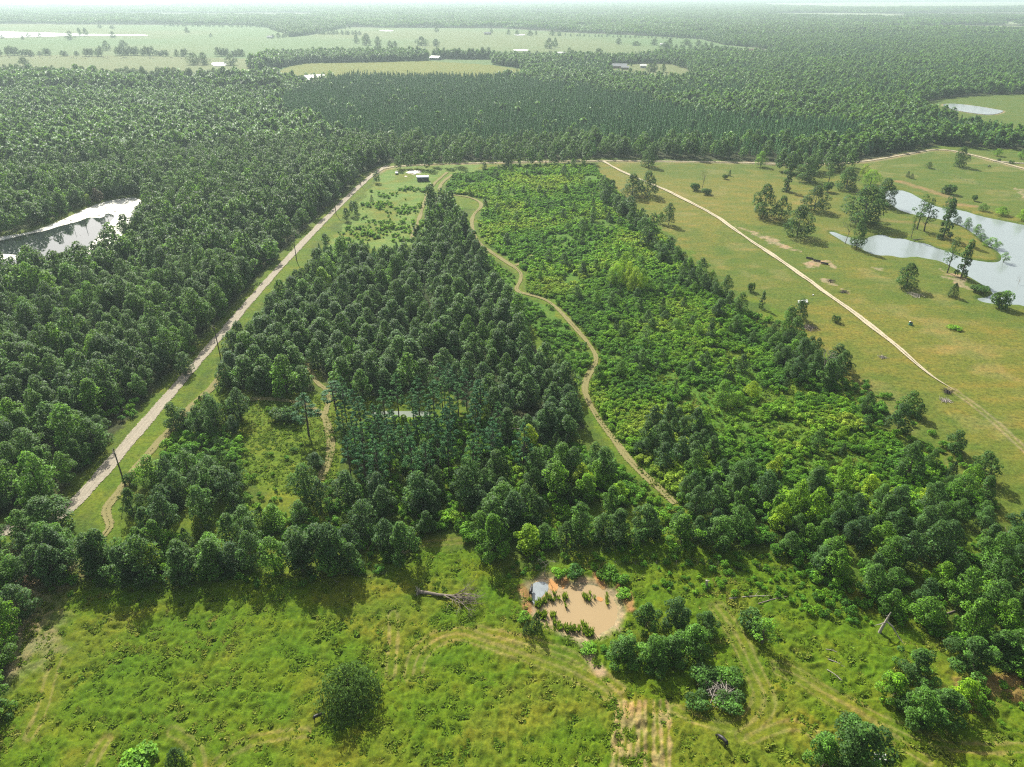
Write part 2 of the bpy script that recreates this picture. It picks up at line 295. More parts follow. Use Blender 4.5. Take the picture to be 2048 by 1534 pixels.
def road_mat(name, c1, c2, grass, ruts=(.27, .73), rutw=.14, centre=.0, edge=.18, lo=.02):
    """strip material: x of the UV runs across; ragged edges and a grassy crown let the ground show"""
    m, t, b, o = mat(name)
    uv = N(t, 'ShaderNodeUVMap', uv_map='UVMap'); sp = N(t, 'ShaderNodeSeparateXYZ'); t.links.new(uv.outputs[0], sp.inputs[0]); x = sp.outputs[0]
    na = noise(t, .55, 5, .7); nb = noise(t, 2.4, 4, .7); nc = noise(t, .08, 3)
    e = math_(t, 'MULTIPLY', math_(t, 'MINIMUM', x, math_(t, 'SUBTRACT', 1., x)), 1 / edge)          # 0 at the edge, 1 inside
    cover = e
    if centre:
        cc = math_(t, 'ADD', math_(t, 'MULTIPLY', math_(t, 'ABSOLUTE', math_(t, 'SUBTRACT', x, .5)), 1 / .17), 1 - centre)
        cover = math_(t, 'MINIMUM', e, cc)
    al = math_(t, 'GREATER_THAN', math_(t, 'ADD', cover, math_(t, 'MULTIPLY', math_(t, 'SUBTRACT', nb, .5), 1.3)), math_(t, 'ADD', .42, math_(t, 'MULTIPLY', math_(t, 'SUBTRACT', nc, .5), 1.3)))
    c = mixc(t, na, c1, c2); r = ramp(t, [(.3, (.75, .74, .72)), (.5, (1, 1, 1)), (.7, (1.22, 1.2, 1.18))], nb); c = mixc(t, 1., c, r.outputs[0], 'MULTIPLY')
    w = N(t, 'ShaderNodeTexWave', wave_type='BANDS'); w.inputs['Scale'].default_value = 1.6; w.inputs['Distortion'].default_value = 1.5; t.links.new(uv.outputs[0], w.inputs[0])
    c = mixc(t, .35, c, ramp(t, [(0, (.8, .78, .75)), (1, (1.12, 1.12, 1.1))], w.outputs['Fac']).outputs[0], 'MULTIPLY')
    t.links.new(c, b.inputs['Base Color']); b.inputs['Roughness'].default_value = .95; b.inputs['Specular IOR Level'].default_value = .15
    t.links.new(al, b.inputs['Alpha'])
    return m
M_ROAD = road_mat('white_gravel', (.24, .21, .155), (.38, .34, .265), None, edge=.28, centre=.25)
M_TRACK = road_mat('sandy_track_soil', (.33, .285, .18), (.52, .46, .33), None, centre=.75, edge=.2)
M_TRAIL = road_mat('worn_trail_soil', (.16, .15, .055), (.24, .21, .09), None, centre=.6, edge=.35)

def water_mat(name, c, rough, spec=.5, bump=.02, bs=1.2, mix=None):
    m, t, b, o = mat(name)
    n = noise(t, .12, 4); c2 = tuple(v * 1.15 for v in c)
    t.links.new(mixc(t, n, c, c2), b.inputs['Base Color']); b.inputs['Roughness'].default_value = rough; b.inputs['Specular IOR Level'].default_value = spec; b.inputs['IOR'].default_value = 1.33
    bp = N(t, 'ShaderNodeBump'); bp.inputs['Strength'].default_value = bump; bp.inputs['Distance'].default_value = .3; t.links.new(noise(t, bs, 3), bp.inputs['Height']); t.links.new(bp.outputs[0], b.inputs['Normal'])
    return m
M_WATER = water_mat('lake_water', (.22, .26, .25), .12, 1.0, .12, 1.5)
M_DARKW = water_mat('still_pond_water', (.02, .028, .025), .03, 1.0, .01)
M_MUD = water_mat('muddy_water', (.29, .21, .105), .22, .5, .02)
M_ALGAE = simple('pale_algae_mat', (.62, .60, .50), .7, var=.25, scale=.5)
_t = M_ALGAE.node_tree; _b = _t.nodes['Principled BSDF']; _t.links.new(math_(_t, 'GREATER_THAN', noise(_t, .35, 5, .75), .40), _b.inputs['Alpha'])
M_SILT = simple('orange_silt', (.40, .19, .045), .8, var=.3, scale=1.2)
M_PADDY = simple('grey_film_on_water', (.20, .23, .24), .25, var=.3, scale=1)
M_FARW = water_mat('distant_pond_water', (.5, .52, .5), .5, .6, .0)

# ------------------------------------------------------------------ ground sheet
def relief(X, Y, fine=True):
    X = np.asarray(X, float); Y = np.asarray(Y, float); r = np.hypot(X, Y)
    h = (fbm(X, Y, 45, 3, 2) - .5) * 1.0 * ss(700, 250, r)
    for P, dep in ((P_BROWN, 1.), (P_LEFT, 1.), (P_LAKE, 1.2), (P_MID, .9)):
        D = dist(P, X, Y, True, 22.); I = inside(P, X, Y); sdv = np.where(I, -D, D)
        h = h * ss(1, 18, sdv) - dep * ss(3., -3., sdv)
    h = h * ss(2, 12, dist(ROAD, X, Y)) 
    return h
def hz(x, y): return float(relief(np.array([x]), np.array([y]))[0])

ang = np.concatenate([np.linspace(-R(52), R(52), 860), np.linspace(R(52), 2 * math.pi - R(52), 70)[1:-1]])
rad = np.concatenate([[1, 10, 22, 34], np.arange(44, 260, .42)]); r_ = rad[-1]; step = .44; rr = []
while r_ < 25000:
    rr.append(r_ + step); r_ += step; step = min(step * 1.008, r_ * .0075)
rad = np.concatenate([rad, rr]); nA, nR = len(ang), len(rad)
A, RR = np.meshgrid(ang, rad); GX = (RR * np.sin(A)).ravel(); GY = (RR * np.cos(A)).ravel()
near = RR.ravel() < 900
wx = GX + (fbm(GX, GY, 9, 11, 3) - .5) * 9; wy = GY + (fbm(GX, GY, 9, 23, 3) - .5) * 9   # wander of area edges

C = {  # surface colours, linear
 'litter': (.040, .050, .018), 'forestgap': (.062, .100, .012), 'meadow': (.070, .125, .004), 'meadow2': (.108, .128, .010), 'pasture': (.125, .132, .020), 'pastureg': (.074, .115, .015),
 'shrub': (.065, .14, .014), 'yard': (.115, .18, .035), 'clear': (.092, .140, .010), 'farm': (.070, .135, .036), 'farm2': (.110, .135, .045), 'mud': (.22, .15, .07), 'bare': (.26, .21, .125), 'pale': (.45, .42, .33), 'orange': (.26, .15, .06), 'hay': (.25, .205, .085), 'field': (.16, .20, .11)}
tone = np.tile(np.array(C['forestgap']), (len(GX), 1))
def lay(w, c):
    global tone
    w = np.asarray(w, float)[:, None]; tone = tone * (1 - w) + np.array(C[c])[None] * w
def area(P, c, warp=True, w=1.): lay(inside(P, wx if warp else GX, wy if warp else GY) * w, c)
lay(ss(.45, .62, fbm(GX, GY, 11, 5, 3)) * .8, 'clear')
for P in ([(-900, 1030), (-20, 1045), (95, 1035), (140, 1000), (240, 885), (320, 788), (418, 675), (500, 580), (580, 492), (640, 434), (692, 382), (730, 346), (770, 326), (1190, 316), (1480, 319), (1560, 345), (1700, 335), (1810, 302), (1876, 290), (2048, 300), (2600, 318), (2600, 2), (-900, 2)], [(862, 402), (885, 398), (948, 478), (1000, 600), (1148, 775), (1172, 850), (1100, 870), (960, 820), (860, 770), (800, 790), (650, 785), (612, 785), (440, 770), (438, 745), (525, 650), (615, 562), (700, 520), (822, 520), (842, 488)], [(-500, 1080), (40, 1075), (80, 1130), (20, 1300), (-60, 1560), (-500, 1560)]): area(PG(P), 'litter')
area(MEADOW, 'meadow'); area(PASTURE, 'pasture'); area(YARD, 'yard'); area(CLEAR, 'clear'); area(SHRUB, 'shrub'); area(SHRUB2, 'shrub'); area(FAR_R, 'pastureg')
area(BIGM, 'farm', False); area(HOME, 'farm2', False); area(HOME2, 'farm', False)
for s_ in SLIVER: area(s_, 'meadow2', False)
for f_ in FARFIELDS: area(f_, 'field', False)
px_, py_, zc_ = to_px(GX, GY); ahead = zc_ > 1
inb = inside(BIGM, GX, GY)
lay(inb * ss(0, 1, fbm(GX, GY, 400, 8, 3) * 2.2 - .6) * .7, 'farm2')
lay(inb * inside(PG([(-500, 112), (0, 110), (300, 112), (530, 118), (540, 160), (0, 160), (-500, 160)]), GX, GY) * .9, 'farm2')
lay(inside(PG([(560, 140), (600, 127), (855, 122), (985, 130), (1045, 140), (1040, 155), (560, 160)]), GX, GY) * 1., 'meadow2')
inp = inside(PASTURE, wx, wy)
lay(inp * ss(.42, .62, fbm(GX, GY * .6, 34, 31, 4)) * .75, 'pastureg')
lay(inp * inside(PG([(1720, 330), (1880, 299), (2048, 300), (2300, 320), (2300, 500), (2048, 440), (1900, 400), (1800, 375)]), wx, wy) * .85, 'pastureg')
lay(inp * ss(.60, .75, fbm(GX, GY, 16, 37, 3)) * .25, 'hay')
inm = inside(MEADOW, wx, wy)
lay(inm * ss(.5, .72, fbm(GX, GY, 12, 41, 4)) * .7, 'meadow2')
lay(inside(PG([(1232, 1380), (1345, 1395), (1440, 1400), (1560, 1400), (1700, 1450), (1640, 1600), (1190, 1600)]), wx, wy) * .75, 'meadow2')
lay(inside(SHRUB, wx, wy) * ss(.52, .68, fbm(GX, GY, 22, 43, 3)) * .8, 'clear')
lay(inside(YARD, wx, wy) * ss(.5, .7, fbm(GX, GY, 18, 47, 3)) * .7, 'meadow2')
nb_ = fbm(GX, GY, 2.2, 51, 3)
for i_, L in enumerate(FORE):
    D = dist(L, GX, GY, reach=12); lay(ss(.42, .12, np.abs(D - .85) + (nb_ - .5) * .5) * (.45 + .4 * vn(GX, GY, 6, 88)), 'hay'); lay(ss(2.6, 1., D + (nb_ - .5) * 3) * .4, 'meadow2')
for L in ROWS: lay(ss(.6, .12, dist(L, GX, GY, reach=8) + (nb_ - .5) * 1.1) * .85, 'hay')
for P in BARE_RIGHT + BARE_TROUGH: lay(inside(P, wx, wy) * ss(.35, .6, nb_ + .1) * .9, 'bare')
for P, k in ((P_BROWN, 'bare'), (P_LEFT, 'bare'), (P_LAKE, 'pastureg'), (P_R2, 'bare'), (P_MID, 'clear')):
    D = dist(P, GX, GY, True, 16); I = inside(P, GX, GY); sdv = np.where(I, -D, D); lay(ss(2.6, .6, sdv + (nb_ - .5) * 3), k)
D = dist(P_LEFT, GX, GY, True, 30); lay(ss(9, 3, D + (nb_ - .5) * 6) * .8, 'clear')
lay(ss(5, 1.5, dist(PG([(1878, 300), (1760, 440), (1840, 447), (1870, 452)])[1:], GX, GY, reach=15)) * .3, 'mud')
for L in (PG([(1795, 362), (1830, 372), (1880, 388), (1905, 396)]), PG([(1905, 408), (1945, 412)])): lay(ss(5, 1, dist(L, GX, GY, reach=15) + (nb_ - .5) * 4) * .8, 'mud')
for L in (PG([(1044, 1176), (1060, 1195), (1052, 1225)]), PG([(1098, 1160), (1118, 1165), (1130, 1160)]), PG([(1243, 1175), (1256, 1200), (1262, 1220)]), PG([(1198, 1150), (1205, 1172)])):
    lay(ss(1.5, .4, dist(L, GX, GY, reach=8) + (nb_ - .5) * 1.6), 'orange')
lay(ss(1.6, .5, dist(PG([(1165, 1268), (1172, 1295), (1185, 1325), (1200, 1345)]), GX, GY, reach=8) + (nb_ - .5) * .8) * .9, 'bare')
lay(ss(4., 1., dist(PG([(1905, 1395), (1960, 1380), (1995, 1375), (2030, 1368)]), GX, GY, reach=10) + (nb_ - .5) * 4) * .75, 'orange')
lay(ss(7, 4.5, dist(ROAD, GX, GY, reach=20) + (nb_ - .5) * 4) * .7, 'clear')
lay(ss(6, 3, dist(COUNTY, GX, GY, reach=20) + (nb_ - .5) * 3) * .6, 'bare')
D = dist(TRACK2, GX, GY, reach=10); lay(ss(.7, .2, np.abs(D - .9) + (nb_ - .5) * .8) * .5, 'bare')
for L, w_ in TRAILS: lay(ss(w_ + 2.2, w_ + .3, dist(L, GX, GY, reach=14) + (nb_ - .5) * 3) * .75, 'clear')
lay(inside(PG([(818, 343), (840, 341), (845, 346), (825, 349)]), GX, GY), 'pale')
lay(ss(11, 3, dist(PG([(60, 1150), (30, 1290)]), GX, GY, reach=30) + (nb_ - .5) * 12) * .6, 'bare')
# tufts of the open grass modelled into the near ground
GZ = relief(GX, GY)
rough_ = (inm * 1.0 + inp * .35) * ss(380, 150, RR.ravel())
for P in DEEP: rough_ *= ss(-1, 3, np.where(inside(P, GX, GY), -1, 1) * dist(P, GX, GY, True, 10))
for L in FORE: rough_ *= .35 + .65 * ss(.4, 1.6, dist(L, GX, GY, reach=8))
lump = fbm(GX, GY, 2.0, 61, 4)
GZ = GZ + rough_ * (np.abs(lump - .5) * -1.9 + .3) * 1.1
V = np.stack([GX, GY, GZ], 1)
ii, jj = np.meshgrid(np.arange(nR - 1), np.arange(nA), indexing='ij'); j2 = (jj + 1) % nA
F = np.stack([ii * nA + jj, (ii + 1) * nA + jj, (ii + 1) * nA + j2, ii * nA + j2], -1).reshape(-1, 4)[:, ::-1]
me = mesh_np('ground', V, F[:, ::-1], M_GROUND, smooth_=True)
ca = me.attributes.new('tone', 'FLOAT_COLOR', 'POINT'); ca.data.foreach_set('color', np.c_[tone, np.ones(len(tone))].astype(np.float32).ravel())
gobj = newobj('ground', me); tag(gobj, kind='structure')

def ribbon(name, L, w, m, cat_kind='structure', z=.06, na=8, wob=.3, seedv=0, taper=0.):
    seg = np.hypot(*np.diff(L, axis=0).T); cum = np.r_[0, np.cumsum(seg)]; n = max(8, int(cum[-1] / 1.6))
    s = np.linspace(0, cum[-1], n); P = np.stack([np.interp(s, cum, L[:, 0]), np.interp(s, cum, L[:, 1])], 1)
    T = np.gradient(P, axis=0); T /= np.hypot(*T.T)[:, None]; Nn = np.stack([-T[:, 1], T[:, 0]], 1)
    ww = w * (1 + (vn(s, s * 0, 14, seedv) - .5) * wob); off = (vn(s, s * 0 + 3, 9, seedv + 5) - .5) * wob * w * .5
    ww = ww * (np.clip((cum[-1] - s) / taper, .02, 1) if taper else 1.); a = np.linspace(-1, 1, na + 1); Q = P[:, None] + Nn[:, None] * (a[None, :, None] * ww[:, None, None] + off[:, None, None])
    X, Y = Q[..., 0].ravel(), Q[..., 1].ravel(); Z = relief(X, Y) + z + np.hypot(X, Y) * .0003
    V = np.stack([X, Y, Z], 1); i, j = np.meshgrid(np.arange(n - 1), np.arange(na), indexing='ij'); k = na + 1
    F = np.stack([i * k + j, i * k + j + 1, (i + 1) * k + j + 1, (i + 1) * k + j], -1).reshape(-1, 4)
    me = mesh_np(name, V, F, m, smooth_=True); uv = me.uv_layers.new(name='UVMap')
    U = np.stack([np.tile((a + 1) / 2, n), np.repeat(s * .3, k)], 1).astype(np.float32); uv.data.foreach_set('uv', U[F.ravel()].ravel())
    return tag(newobj(name, me), kind='structure')
ribbon('gravel_road', ROAD, 2.35, M_ROAD, wob=.12)
ribbon('county_road', COUNTY, 1.2, M_TRACK, wob=.15, z=.10, seedv=4)
ribbon('side_road', SPUR, 1.8, M_ROAD, wob=.15, z=.14, seedv=4)
ribbon('dirt_track', TRACK, 1.25, M_TRACK, wob=.7, seedv=9, z=.22, taper=30.)
for k, (L, w_) in enumerate(TRAILS): ribbon('worn_trail', L, w_, M_TRAIL, wob=.5, seedv=20 + k, z=.10)

def sheet(name, P, z, m, kind='structure'):
    me = bpy.data.meshes.new(name); bm = bmesh.new(); vs_ = [bm.verts.new((p[0], p[1], z)) for p in P]
    f = bm.faces.new(vs_); bmesh.ops.triangulate(bm, faces=[f])
    for f in bm.faces:
        if f.normal.z < 0: f.normal_flip()
    bm.to_mesh(me); bm.free(); me.materials.append(m); return tag(newobj(name, me), kind=kind)
def grow(P, d_):
    T = np.roll(P, -1, 0) - np.roll(P, 1, 0); T /= np.hypot(*T.T)[:, None] + 1e-9; Nn = np.stack([T[:, 1], -T[:, 0]], 1)
    ar = .5 * np.sum(P[:, 0] * np.roll(P[:, 1], -1) - np.roll(P[:, 0], -1) * P[:, 1])
    return P + Nn * d_ * (1 if ar > 0 else -1)
sheet('muddy_pond_water', grow(P_BROWN, 2.5), -.45, M_MUD)
sheet('left_pond_water', grow(P_LEFT, 2.5), -.5, M_DARKW)
sheet('lake_water', grow(P_LAKE, 1.6), -.62, M_WATER)
sheet('small_pond_water', grow(P_MID, 2), -.45, water_mat('green_film_water', (.06, .09, .05), .5, .3))
sheet('pasture_pond_water', P_R2, .3, M_WATER)
for P in P_FAR: sheet('distant_pond_water', P, .8, M_FARW)
# floating mats on the left pond, silt and film on the muddy one
sheet('algae_mat', smooth(PG([(215, 528, -.4), (180, 532, -.4), (166, 512, -.4), (182, 488, -.4), (205, 462, -.4), (218, 447, -.4), (232, 431, -.4), (212, 425, -.4), (207, 436, -.4), (176, 434, -.4), (165, 440, -.4), (140, 447, -.4), (118, 452, -.4), (92, 461, -.4), (60, 467, -.4), (20, 476, -.4), (0, 481, -.4), (-60, 494, -.4), (-60, 486, -.4), (0, 473, -.4), (40, 467, -.4), (80, 457, -.4), (128, 438, -.4), (190, 408, -.4), (232, 398, -.4), (268, 393, -.4), (285, 402, -.4), (283, 416, -.4), (262, 442, -.4), (245, 466, -.4), (232, 495, -.4)]), 1, True), -.46, M_ALGAE, 'stuff')
sheet('algae_mat', smooth(PG([(-60, 508, -.4), (0, 507, -.4), (38, 510, -.4), (60, 516, -.4), (30, 520, -.4), (-60, 525, -.4)]), 1, True), -.46, M_ALGAE, 'stuff')
sheet('orange_silt', smooth(PG([(1096, 1158, -.4), (1108, 1156, -.4), (1118, 1172, -.4), (1112, 1184, -.4), (1100, 1180, -.4)]), 1, True), -.42, M_SILT, 'stuff')
sheet('orange_silt', smooth(PG([(1122, 1160, -.4), (1134, 1158, -.4), (1130, 1175, -.4), (1124, 1180, -.4)]), 1, True), -.42, M_SILT, 'stuff')
sheet('orange_silt', smooth(PG([(1193, 1192, -.4), (1208, 1196, -.4), (1204, 1204, -.4), (1194, 1200, -.4)]), 1, True), -.42, M_SILT, 'stuff')
sheet('grey_film', smooth(PG([(1064, 1168, -.4), (1075, 1163, -.4), (1094, 1164, -.4), (1098, 1180, -.4), (1086, 1190, -.4), (1074, 1205, -.4), (1064, 1210, -.4)]), 1, True), -.41, M_PADDY, 'stuff')

# ------------------------------------------------------------------ plants
rng = np.random.default_rng(7)
def unit(v): return v / (np.linalg.norm(v, axis=-1, keepdims=True) + 1e-9)
def quads(P, Nn, size, rg, asp=.75):
    """leaf clusters: small folded quads at P facing about Nn"""
    n = len(P); r = unit(rg.normal(size=(n, 3))); T = unit(np.cross(Nn, r)); B = np.cross(Nn, T)
    s = (size * rg.uniform(.6, 1.4, n))[:, None]
    a = P + T * s * .5; b = P + B * s * .5 * asp; c = P - T * s * .5; e = P - B * s * .5 * asp
    lift = Nn * s * .18
    V = np.stack([a - lift, b + lift, c - lift, e + lift], 1).reshape(-1, 3)
    return V, np.arange(4 * n).reshape(n, 4)
def crown_mesh(name, P, Nn, size, m, rg, asp=.75, extra=None, shade=None):
    V, F = quads(P, Nn, size, rg, asp)
    mats = [m]; mi = np.zeros(len(F), int)
    me = mesh_np(name, V, F, mats)
    lv = rg.uniform(0, 1, len(F)) if shade is None else shade
    at = me.attributes.new('leafvar', 'FLOAT', 'POINT'); at.data.foreach_set('value', np.repeat(lv, 4).astype(np.float32))
    return me
def lobes_points(C_, Rr, n, rg, up=.8, flat=.85, rnd=.75, shell=(.72, 1.08)):
    w = Rr ** 2; k = rg.choice(len(C_), int(n * 1.5), p=w / w.sum())
    dv = unit(rg.normal(size=(len(k), 3)) + np.array((0, 0, .35)))
    P = C_[k] + dv * (Rr[k] * rg.uniform(*shell, len(k)))[:, None] * np.array((1, 1, flat))
    dd = np.linalg.norm(P[:, None] - C_[None], axis=2) / Rr[None]
    dd[np.arange(len(k)), k] = 9
    ok = dd.min(1) > .62; P, dv, k = P[ok][:n], dv[ok][:n], k[ok][:n]
    Nn = unit(dv * .45 + np.array((0, 0, up)) + rg.normal(size=P.shape) * rnd * .5)
    return P, Nn, k
def trunk_mesh(name, H, r0, C_, rg, m, lean=0., n=7):
    mb = MB(); top = H * .62
    pts = [(lean * t_ * t_ * H * .3 + rg.normal() * .1 * (t_ > 0), rg.normal() * .12 * (t_ > 0), t_ * top - (.3 if t_ == 0 else 0)) for t_ in (0, .25, .5, .75, 1)]
    mb.tube(pts, [r0 * 1.25, r0 * .95, r0 * .8, r0 * .6, r0 * .3], n)
    for c in C_:
        zb = min(top * .95, max(H * .18, c[2] - 1.2 * np.hypot(c[0], c[1]) - .4)); k = zb / top * 4; i = int(min(3, k)); q = Vector(pts[i]).lerp(Vector(pts[i + 1]), k - i)
        mid = q.lerp(Vector(c), .5) + Vector((0, 0, -.15 * np.hypot(c[0], c[1])))
        mb.tube([q, mid, Vector(c)], [r0 * .42, r0 * .28, r0 * .1], 5, cap=False)
    return mb.mesh(name, m)
def broad(rg, H=11., Rd=4.2, low=.28, nl=16, nq=2400, q=.42, m=None, cone=0., fl=.85, irr=.25, lr=(.30, .46)):
    """broadleaf: lobes set on an uneven egg-shaped envelope"""
    C_ = []; Rr = []
    for i in range(nl):
        t_ = (i + .5) / nl; z = low + (.97 - low) * t_; prof = math.sin(min(1, (t_ * .85 + .2)) * math.pi) ** .6 * (1 - cone * t_)
        a = i * 2.4 + rg.normal() * .5; lr_ = Rd * rg.uniform(*lr) * (1 - .3 * cone * t_)
        d_ = max(0, Rd * prof * rg.uniform(1 - irr, 1 + irr * .4) - lr_ * .8)
        C_.append((math.cos(a) * d_, math.sin(a) * d_, H * z - lr_ * .5)); Rr.append(lr_)
    C_ = np.array(C_); Rr = np.array(Rr)
    P, Nn, k = lobes_points(C_, Rr, nq, rg, flat=fl)
    tone_l = rg.uniform(0, 1, nl)
    sh = np.clip(.5 + (tone_l[k] - .5) * .6 + rg.normal(size=len(P)) * .22, 0, 1)
    return crown_mesh('crown', P, Nn, q, m or M_BROAD, rg, shade=sh), trunk_mesh('trunk', H, .028 * H * .62, C_[::2], rg, M_BARK)
def pine(rg, H=18., nq=1500, q=.42, bare=.5, Rd=3.0):
    C_ = []; Rr = []; n = 30
    for i in range(n):
        t_ = i / (n - 1); z = H * (bare + (1.0 - bare) * t_); a = i * 2.399 + rg.normal() * .3
        prof = (1 - t_) ** .6 * (.55 + .45 * min(1, t_ * 5)); d_ = Rd * prof * rg.uniform(.55, 1.0)
        C_.append((math.cos(a) * d_, math.sin(a) * d_, z - .5)); Rr.append(rg.uniform(.55, .95) * (1 - .35 * t_))
    C_ = np.array(C_); Rr = np.array(Rr)
    w = Rr ** 2; k = rg.choice(n, nq, p=w / w.sum()); dv = unit(rg.normal(size=(nq, 3))); P = C_[k] + dv * (Rr[k] * rg.uniform(.3, 1, nq))[:, None] * np.array((1.25, 1.25, .55))
    Nn = unit(dv * .4 + np.array((0, 0, .8)) + rg.normal(size=P.shape) * .5)
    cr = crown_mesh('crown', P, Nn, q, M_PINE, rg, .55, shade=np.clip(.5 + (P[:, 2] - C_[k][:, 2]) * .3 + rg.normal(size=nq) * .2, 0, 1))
    mb = MB(); lx, ly = rg.normal() * .4, rg.normal() * .4
    mb.tube([(0, 0, -.3), (lx * .3, ly * .3, H * .35), (lx * .7, ly * .7, H * .7), (lx, ly, H * .97)], [.24, .19, .13, .04], 7)
    for c in C_: mb.tube([(lx * .7, ly * .7, c[2] - .5), (c[0], c[1], c[2])], [.06, .02], 3, cap=False)
    for i in range(8):
        a = rg.uniform(0, 6.28); z = H * rg.uniform(.25, bare); l = rg.uniform(.6, 1.6); mb.tube([(lx * .5, ly * .5, z), (math.cos(a) * l, math.sin(a) * l, z + .2)], [.04, .01], 3, cap=False)
    return cr, mb.mesh('trunk', M_PBARK)
def conifer(rg, H=6., Rd=1.6, nq=1100, q=.3, m=None, base=.03, pw=.8, asp=.6, ns=1):
    """cone or column of upswept sprays (cedar, young pine)"""
    t_ = rg.uniform(0, 1, nq) ** 1.25; a = rg.uniform(0, 2 * math.pi, nq); st = rg.integers(0, ns, nq)
    lob = 1 + .16 * np.sin(a * 5 + t_ * 19) + .12 * np.sin(a * 3 - t_ * 11)
    r = Rd * ((1 - t_) ** pw * (.4 + .6 * np.minimum(1, t_ * 6 + .35))) * lob * rg.uniform(.72, 1.05, nq) + .05
    z = H * (base + (1 - base) * t_)
    P = np.stack([np.cos(a) * r, np.sin(a) * r, z], 1); out = np.stack([np.cos(a) * .7, np.sin(a) * .7, a * 0 + .8], 1)
    if ns > 1:
        ce = np.array([(math.cos(i * 2.4) * Rd * .62 * (i > 0), math.sin(i * 2.4) * Rd * .62 * (i > 0)) for i in range(ns)]); P[:, :2] = P[:, :2] * .72 + ce[st]; P[:, 2] *= rg.uniform(.62, 1, ns)[st]
    Nn = unit(out + rg.normal(size=P.shape) * .5)
    cr = crown_mesh('crown', P, Nn, q, m or M_CEDAR, rg, asp, shade=np.clip(.3 + rg.uniform(0, .7, nq), 0, 1))
    mb = MB(); mb.tube([(0, 0, -.2), (0, 0, H * .5), (0, 0, H * .93)], [.13, .09, .02], 6)
    for i in range(7):
        aa = i * 2.4; zz = H * (.1 + .1 * i); l = Rd * (1 - zz / H) * .8; mb.tube([(0, 0, zz), (math.cos(aa) * l, math.sin(aa) * l, zz + .3)], [.04, .01], 3, cap=False)
    return cr, mb.mesh('trunk', M_PBARK)
def shrub(rg, H=2., Rd=1.4, nq=420, q=.3, m=None, nl=7):
    C_ = []; Rr = []
    for i in range(nl):
        a = i * 2.4 + rg.normal() * .3; d_ = Rd * .62 * (i > 0) * rg.uniform(.6, 1.05); lr = Rd * rg.uniform(.34, .52); C_.append((math.cos(a) * d_, math.sin(a) * d_, max(lr * .4, H - lr - rg.uniform(0, .35) * H))); Rr.append(lr)
    C_ = np.array(C_); Rr = np.array(Rr)
    P, Nn, k = lobes_points(C_, Rr, nq, rg, up=.5, flat=.8); P[:, 2] = np.maximum(P[:, 2], .05)
    me = crown_mesh('foliage', P, Nn, q, m or M_SHRUB, rg, shade=np.clip(rg.uniform(.2, .8, nl)[k] + rg.normal(size=len(P)) * .2, 0, 1))
    mb = MB()
    for c in C_: mb.tube([(0, 0, -.1), (c[0] * .5, c[1] * .5, c[2] * .5), tuple(c)], [.05, .035, .015], 4, cap=False)
    return me, mb.mesh('stem', M_BARK)
RG = lambda s: np.random.default_rng(s)
NEAR = {
 'broad': [broad(RG(100 + i), H=11 + (i % 3), Rd=4.3 - .2 * (i % 2), low=.13 + .05 * (i % 3), nl=22 + i % 5, irr=.42, nq=2600, q=.42, lr=(.24, .40)) for i in range(7)],
 'young': [broad(RG(140 + i), H=9.5, Rd=4.2, low=.12, nl=24, cone=.22, nq=2300, q=.42, irr=.32, lr=(.24, .40)) for i in range(5)],
 'oak': [broad(RG(180 + i), H=12, Rd=5.4, low=.14, nl=26, nq=3600, q=.42, irr=.42, lr=(.22, .38)) for i in range(4)],
 'sparse': [broad(RG(200 + i), H=15, Rd=3.6, low=.35, nl=13, nq=900, q=.42, irr=.5) for i in range(3)],
 'ivy': [broad(RG(220 + i), H=10, Rd=2.2, low=.06, nl=15, nq=1500, q=.38, irr=.4) for i in range(3)],
 'brown': [broad(RG(290 + i), H=10, Rd=3.4, low=.15, nl=20, irr=.5, lr=(.2, .36), nq=1500, q=.4, m=leaf('dead_brown_leaves', [(0, (.10, .055, .03)), (1, (.17, .11, .05))], trans=.1)) for i in range(2)],
 'loose': [broad(RG(280 + i), H=8.5, Rd=4.3, low=.1, nl=30, irr=.6, lr=(.15, .33), nq=4200, q=.33) for i in range(5)],
 'fine': [broad(RG(240 + i), H=8, Rd=3.6, low=.2, nl=16, nq=3400, q=.25, irr=.3) for i in range(3)],
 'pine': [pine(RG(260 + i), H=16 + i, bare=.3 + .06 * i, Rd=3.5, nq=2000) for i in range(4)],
 'cedar': [conifer(RG(300 + i), H=6, Rd=1.7 + .15 * i, pw=.7) for i in range(3)],
 'ypine': [conifer(RG(320 + i), H=4.5, Rd=1.35, pw=.9, m=M_PINE, nq=700, q=.32) for i in range(3)],
 'shrub': [shrub(RG(340 + i), H=2.1, Rd=1.5, nq=460, q=.30, nl=6 + i % 3) for i in range(5)],
 'bush': [shrub(RG(360 + i), H=3.2, Rd=2.6, nq=1300, q=.34, nl=11, m=M_BROAD) for i in range(4)],
}
def joined(pair, name):
    """one mesh holding crown and trunk, for the mass plantings"""
    bm = bmesh.new(); bm.from_mesh(pair[0]); nf = len(bm.faces); bm.from_mesh(pair[1]); bm.faces.ensure_lookup_table()
    for f in bm.faces[nf:]: f.material_index = 1
    me = bpy.data.meshes.new(name); bm.to_mesh(me); bm.free(); me.materials.append(pair[0].materials[0]); me.materials.append(pair[1].materials[0]); return me
def protocol(name, meshes):
    c = bpy.data.collections.new(name)
    for i, me in enumerate(meshes):
        o = bpy.data.objects.new('%s_%03d' % (name, i), me); c.objects.link(o)
    return c
mid_b = [broad(RG(400 + i), H=11 + i % 3, Rd=4.2, nl=12, nq=620, q=.82)[0] for i in range(6)] + [broad(RG(420 + i), H=10, Rd=3.4, low=.15, nl=12, cone=.5, nq=560, q=.75)[0] for i in range(3)]
far_b = [broad(RG(440 + i), H=11, Rd=4.4, nl=8, nq=130, q=1.9)[0] for i in range(5)]
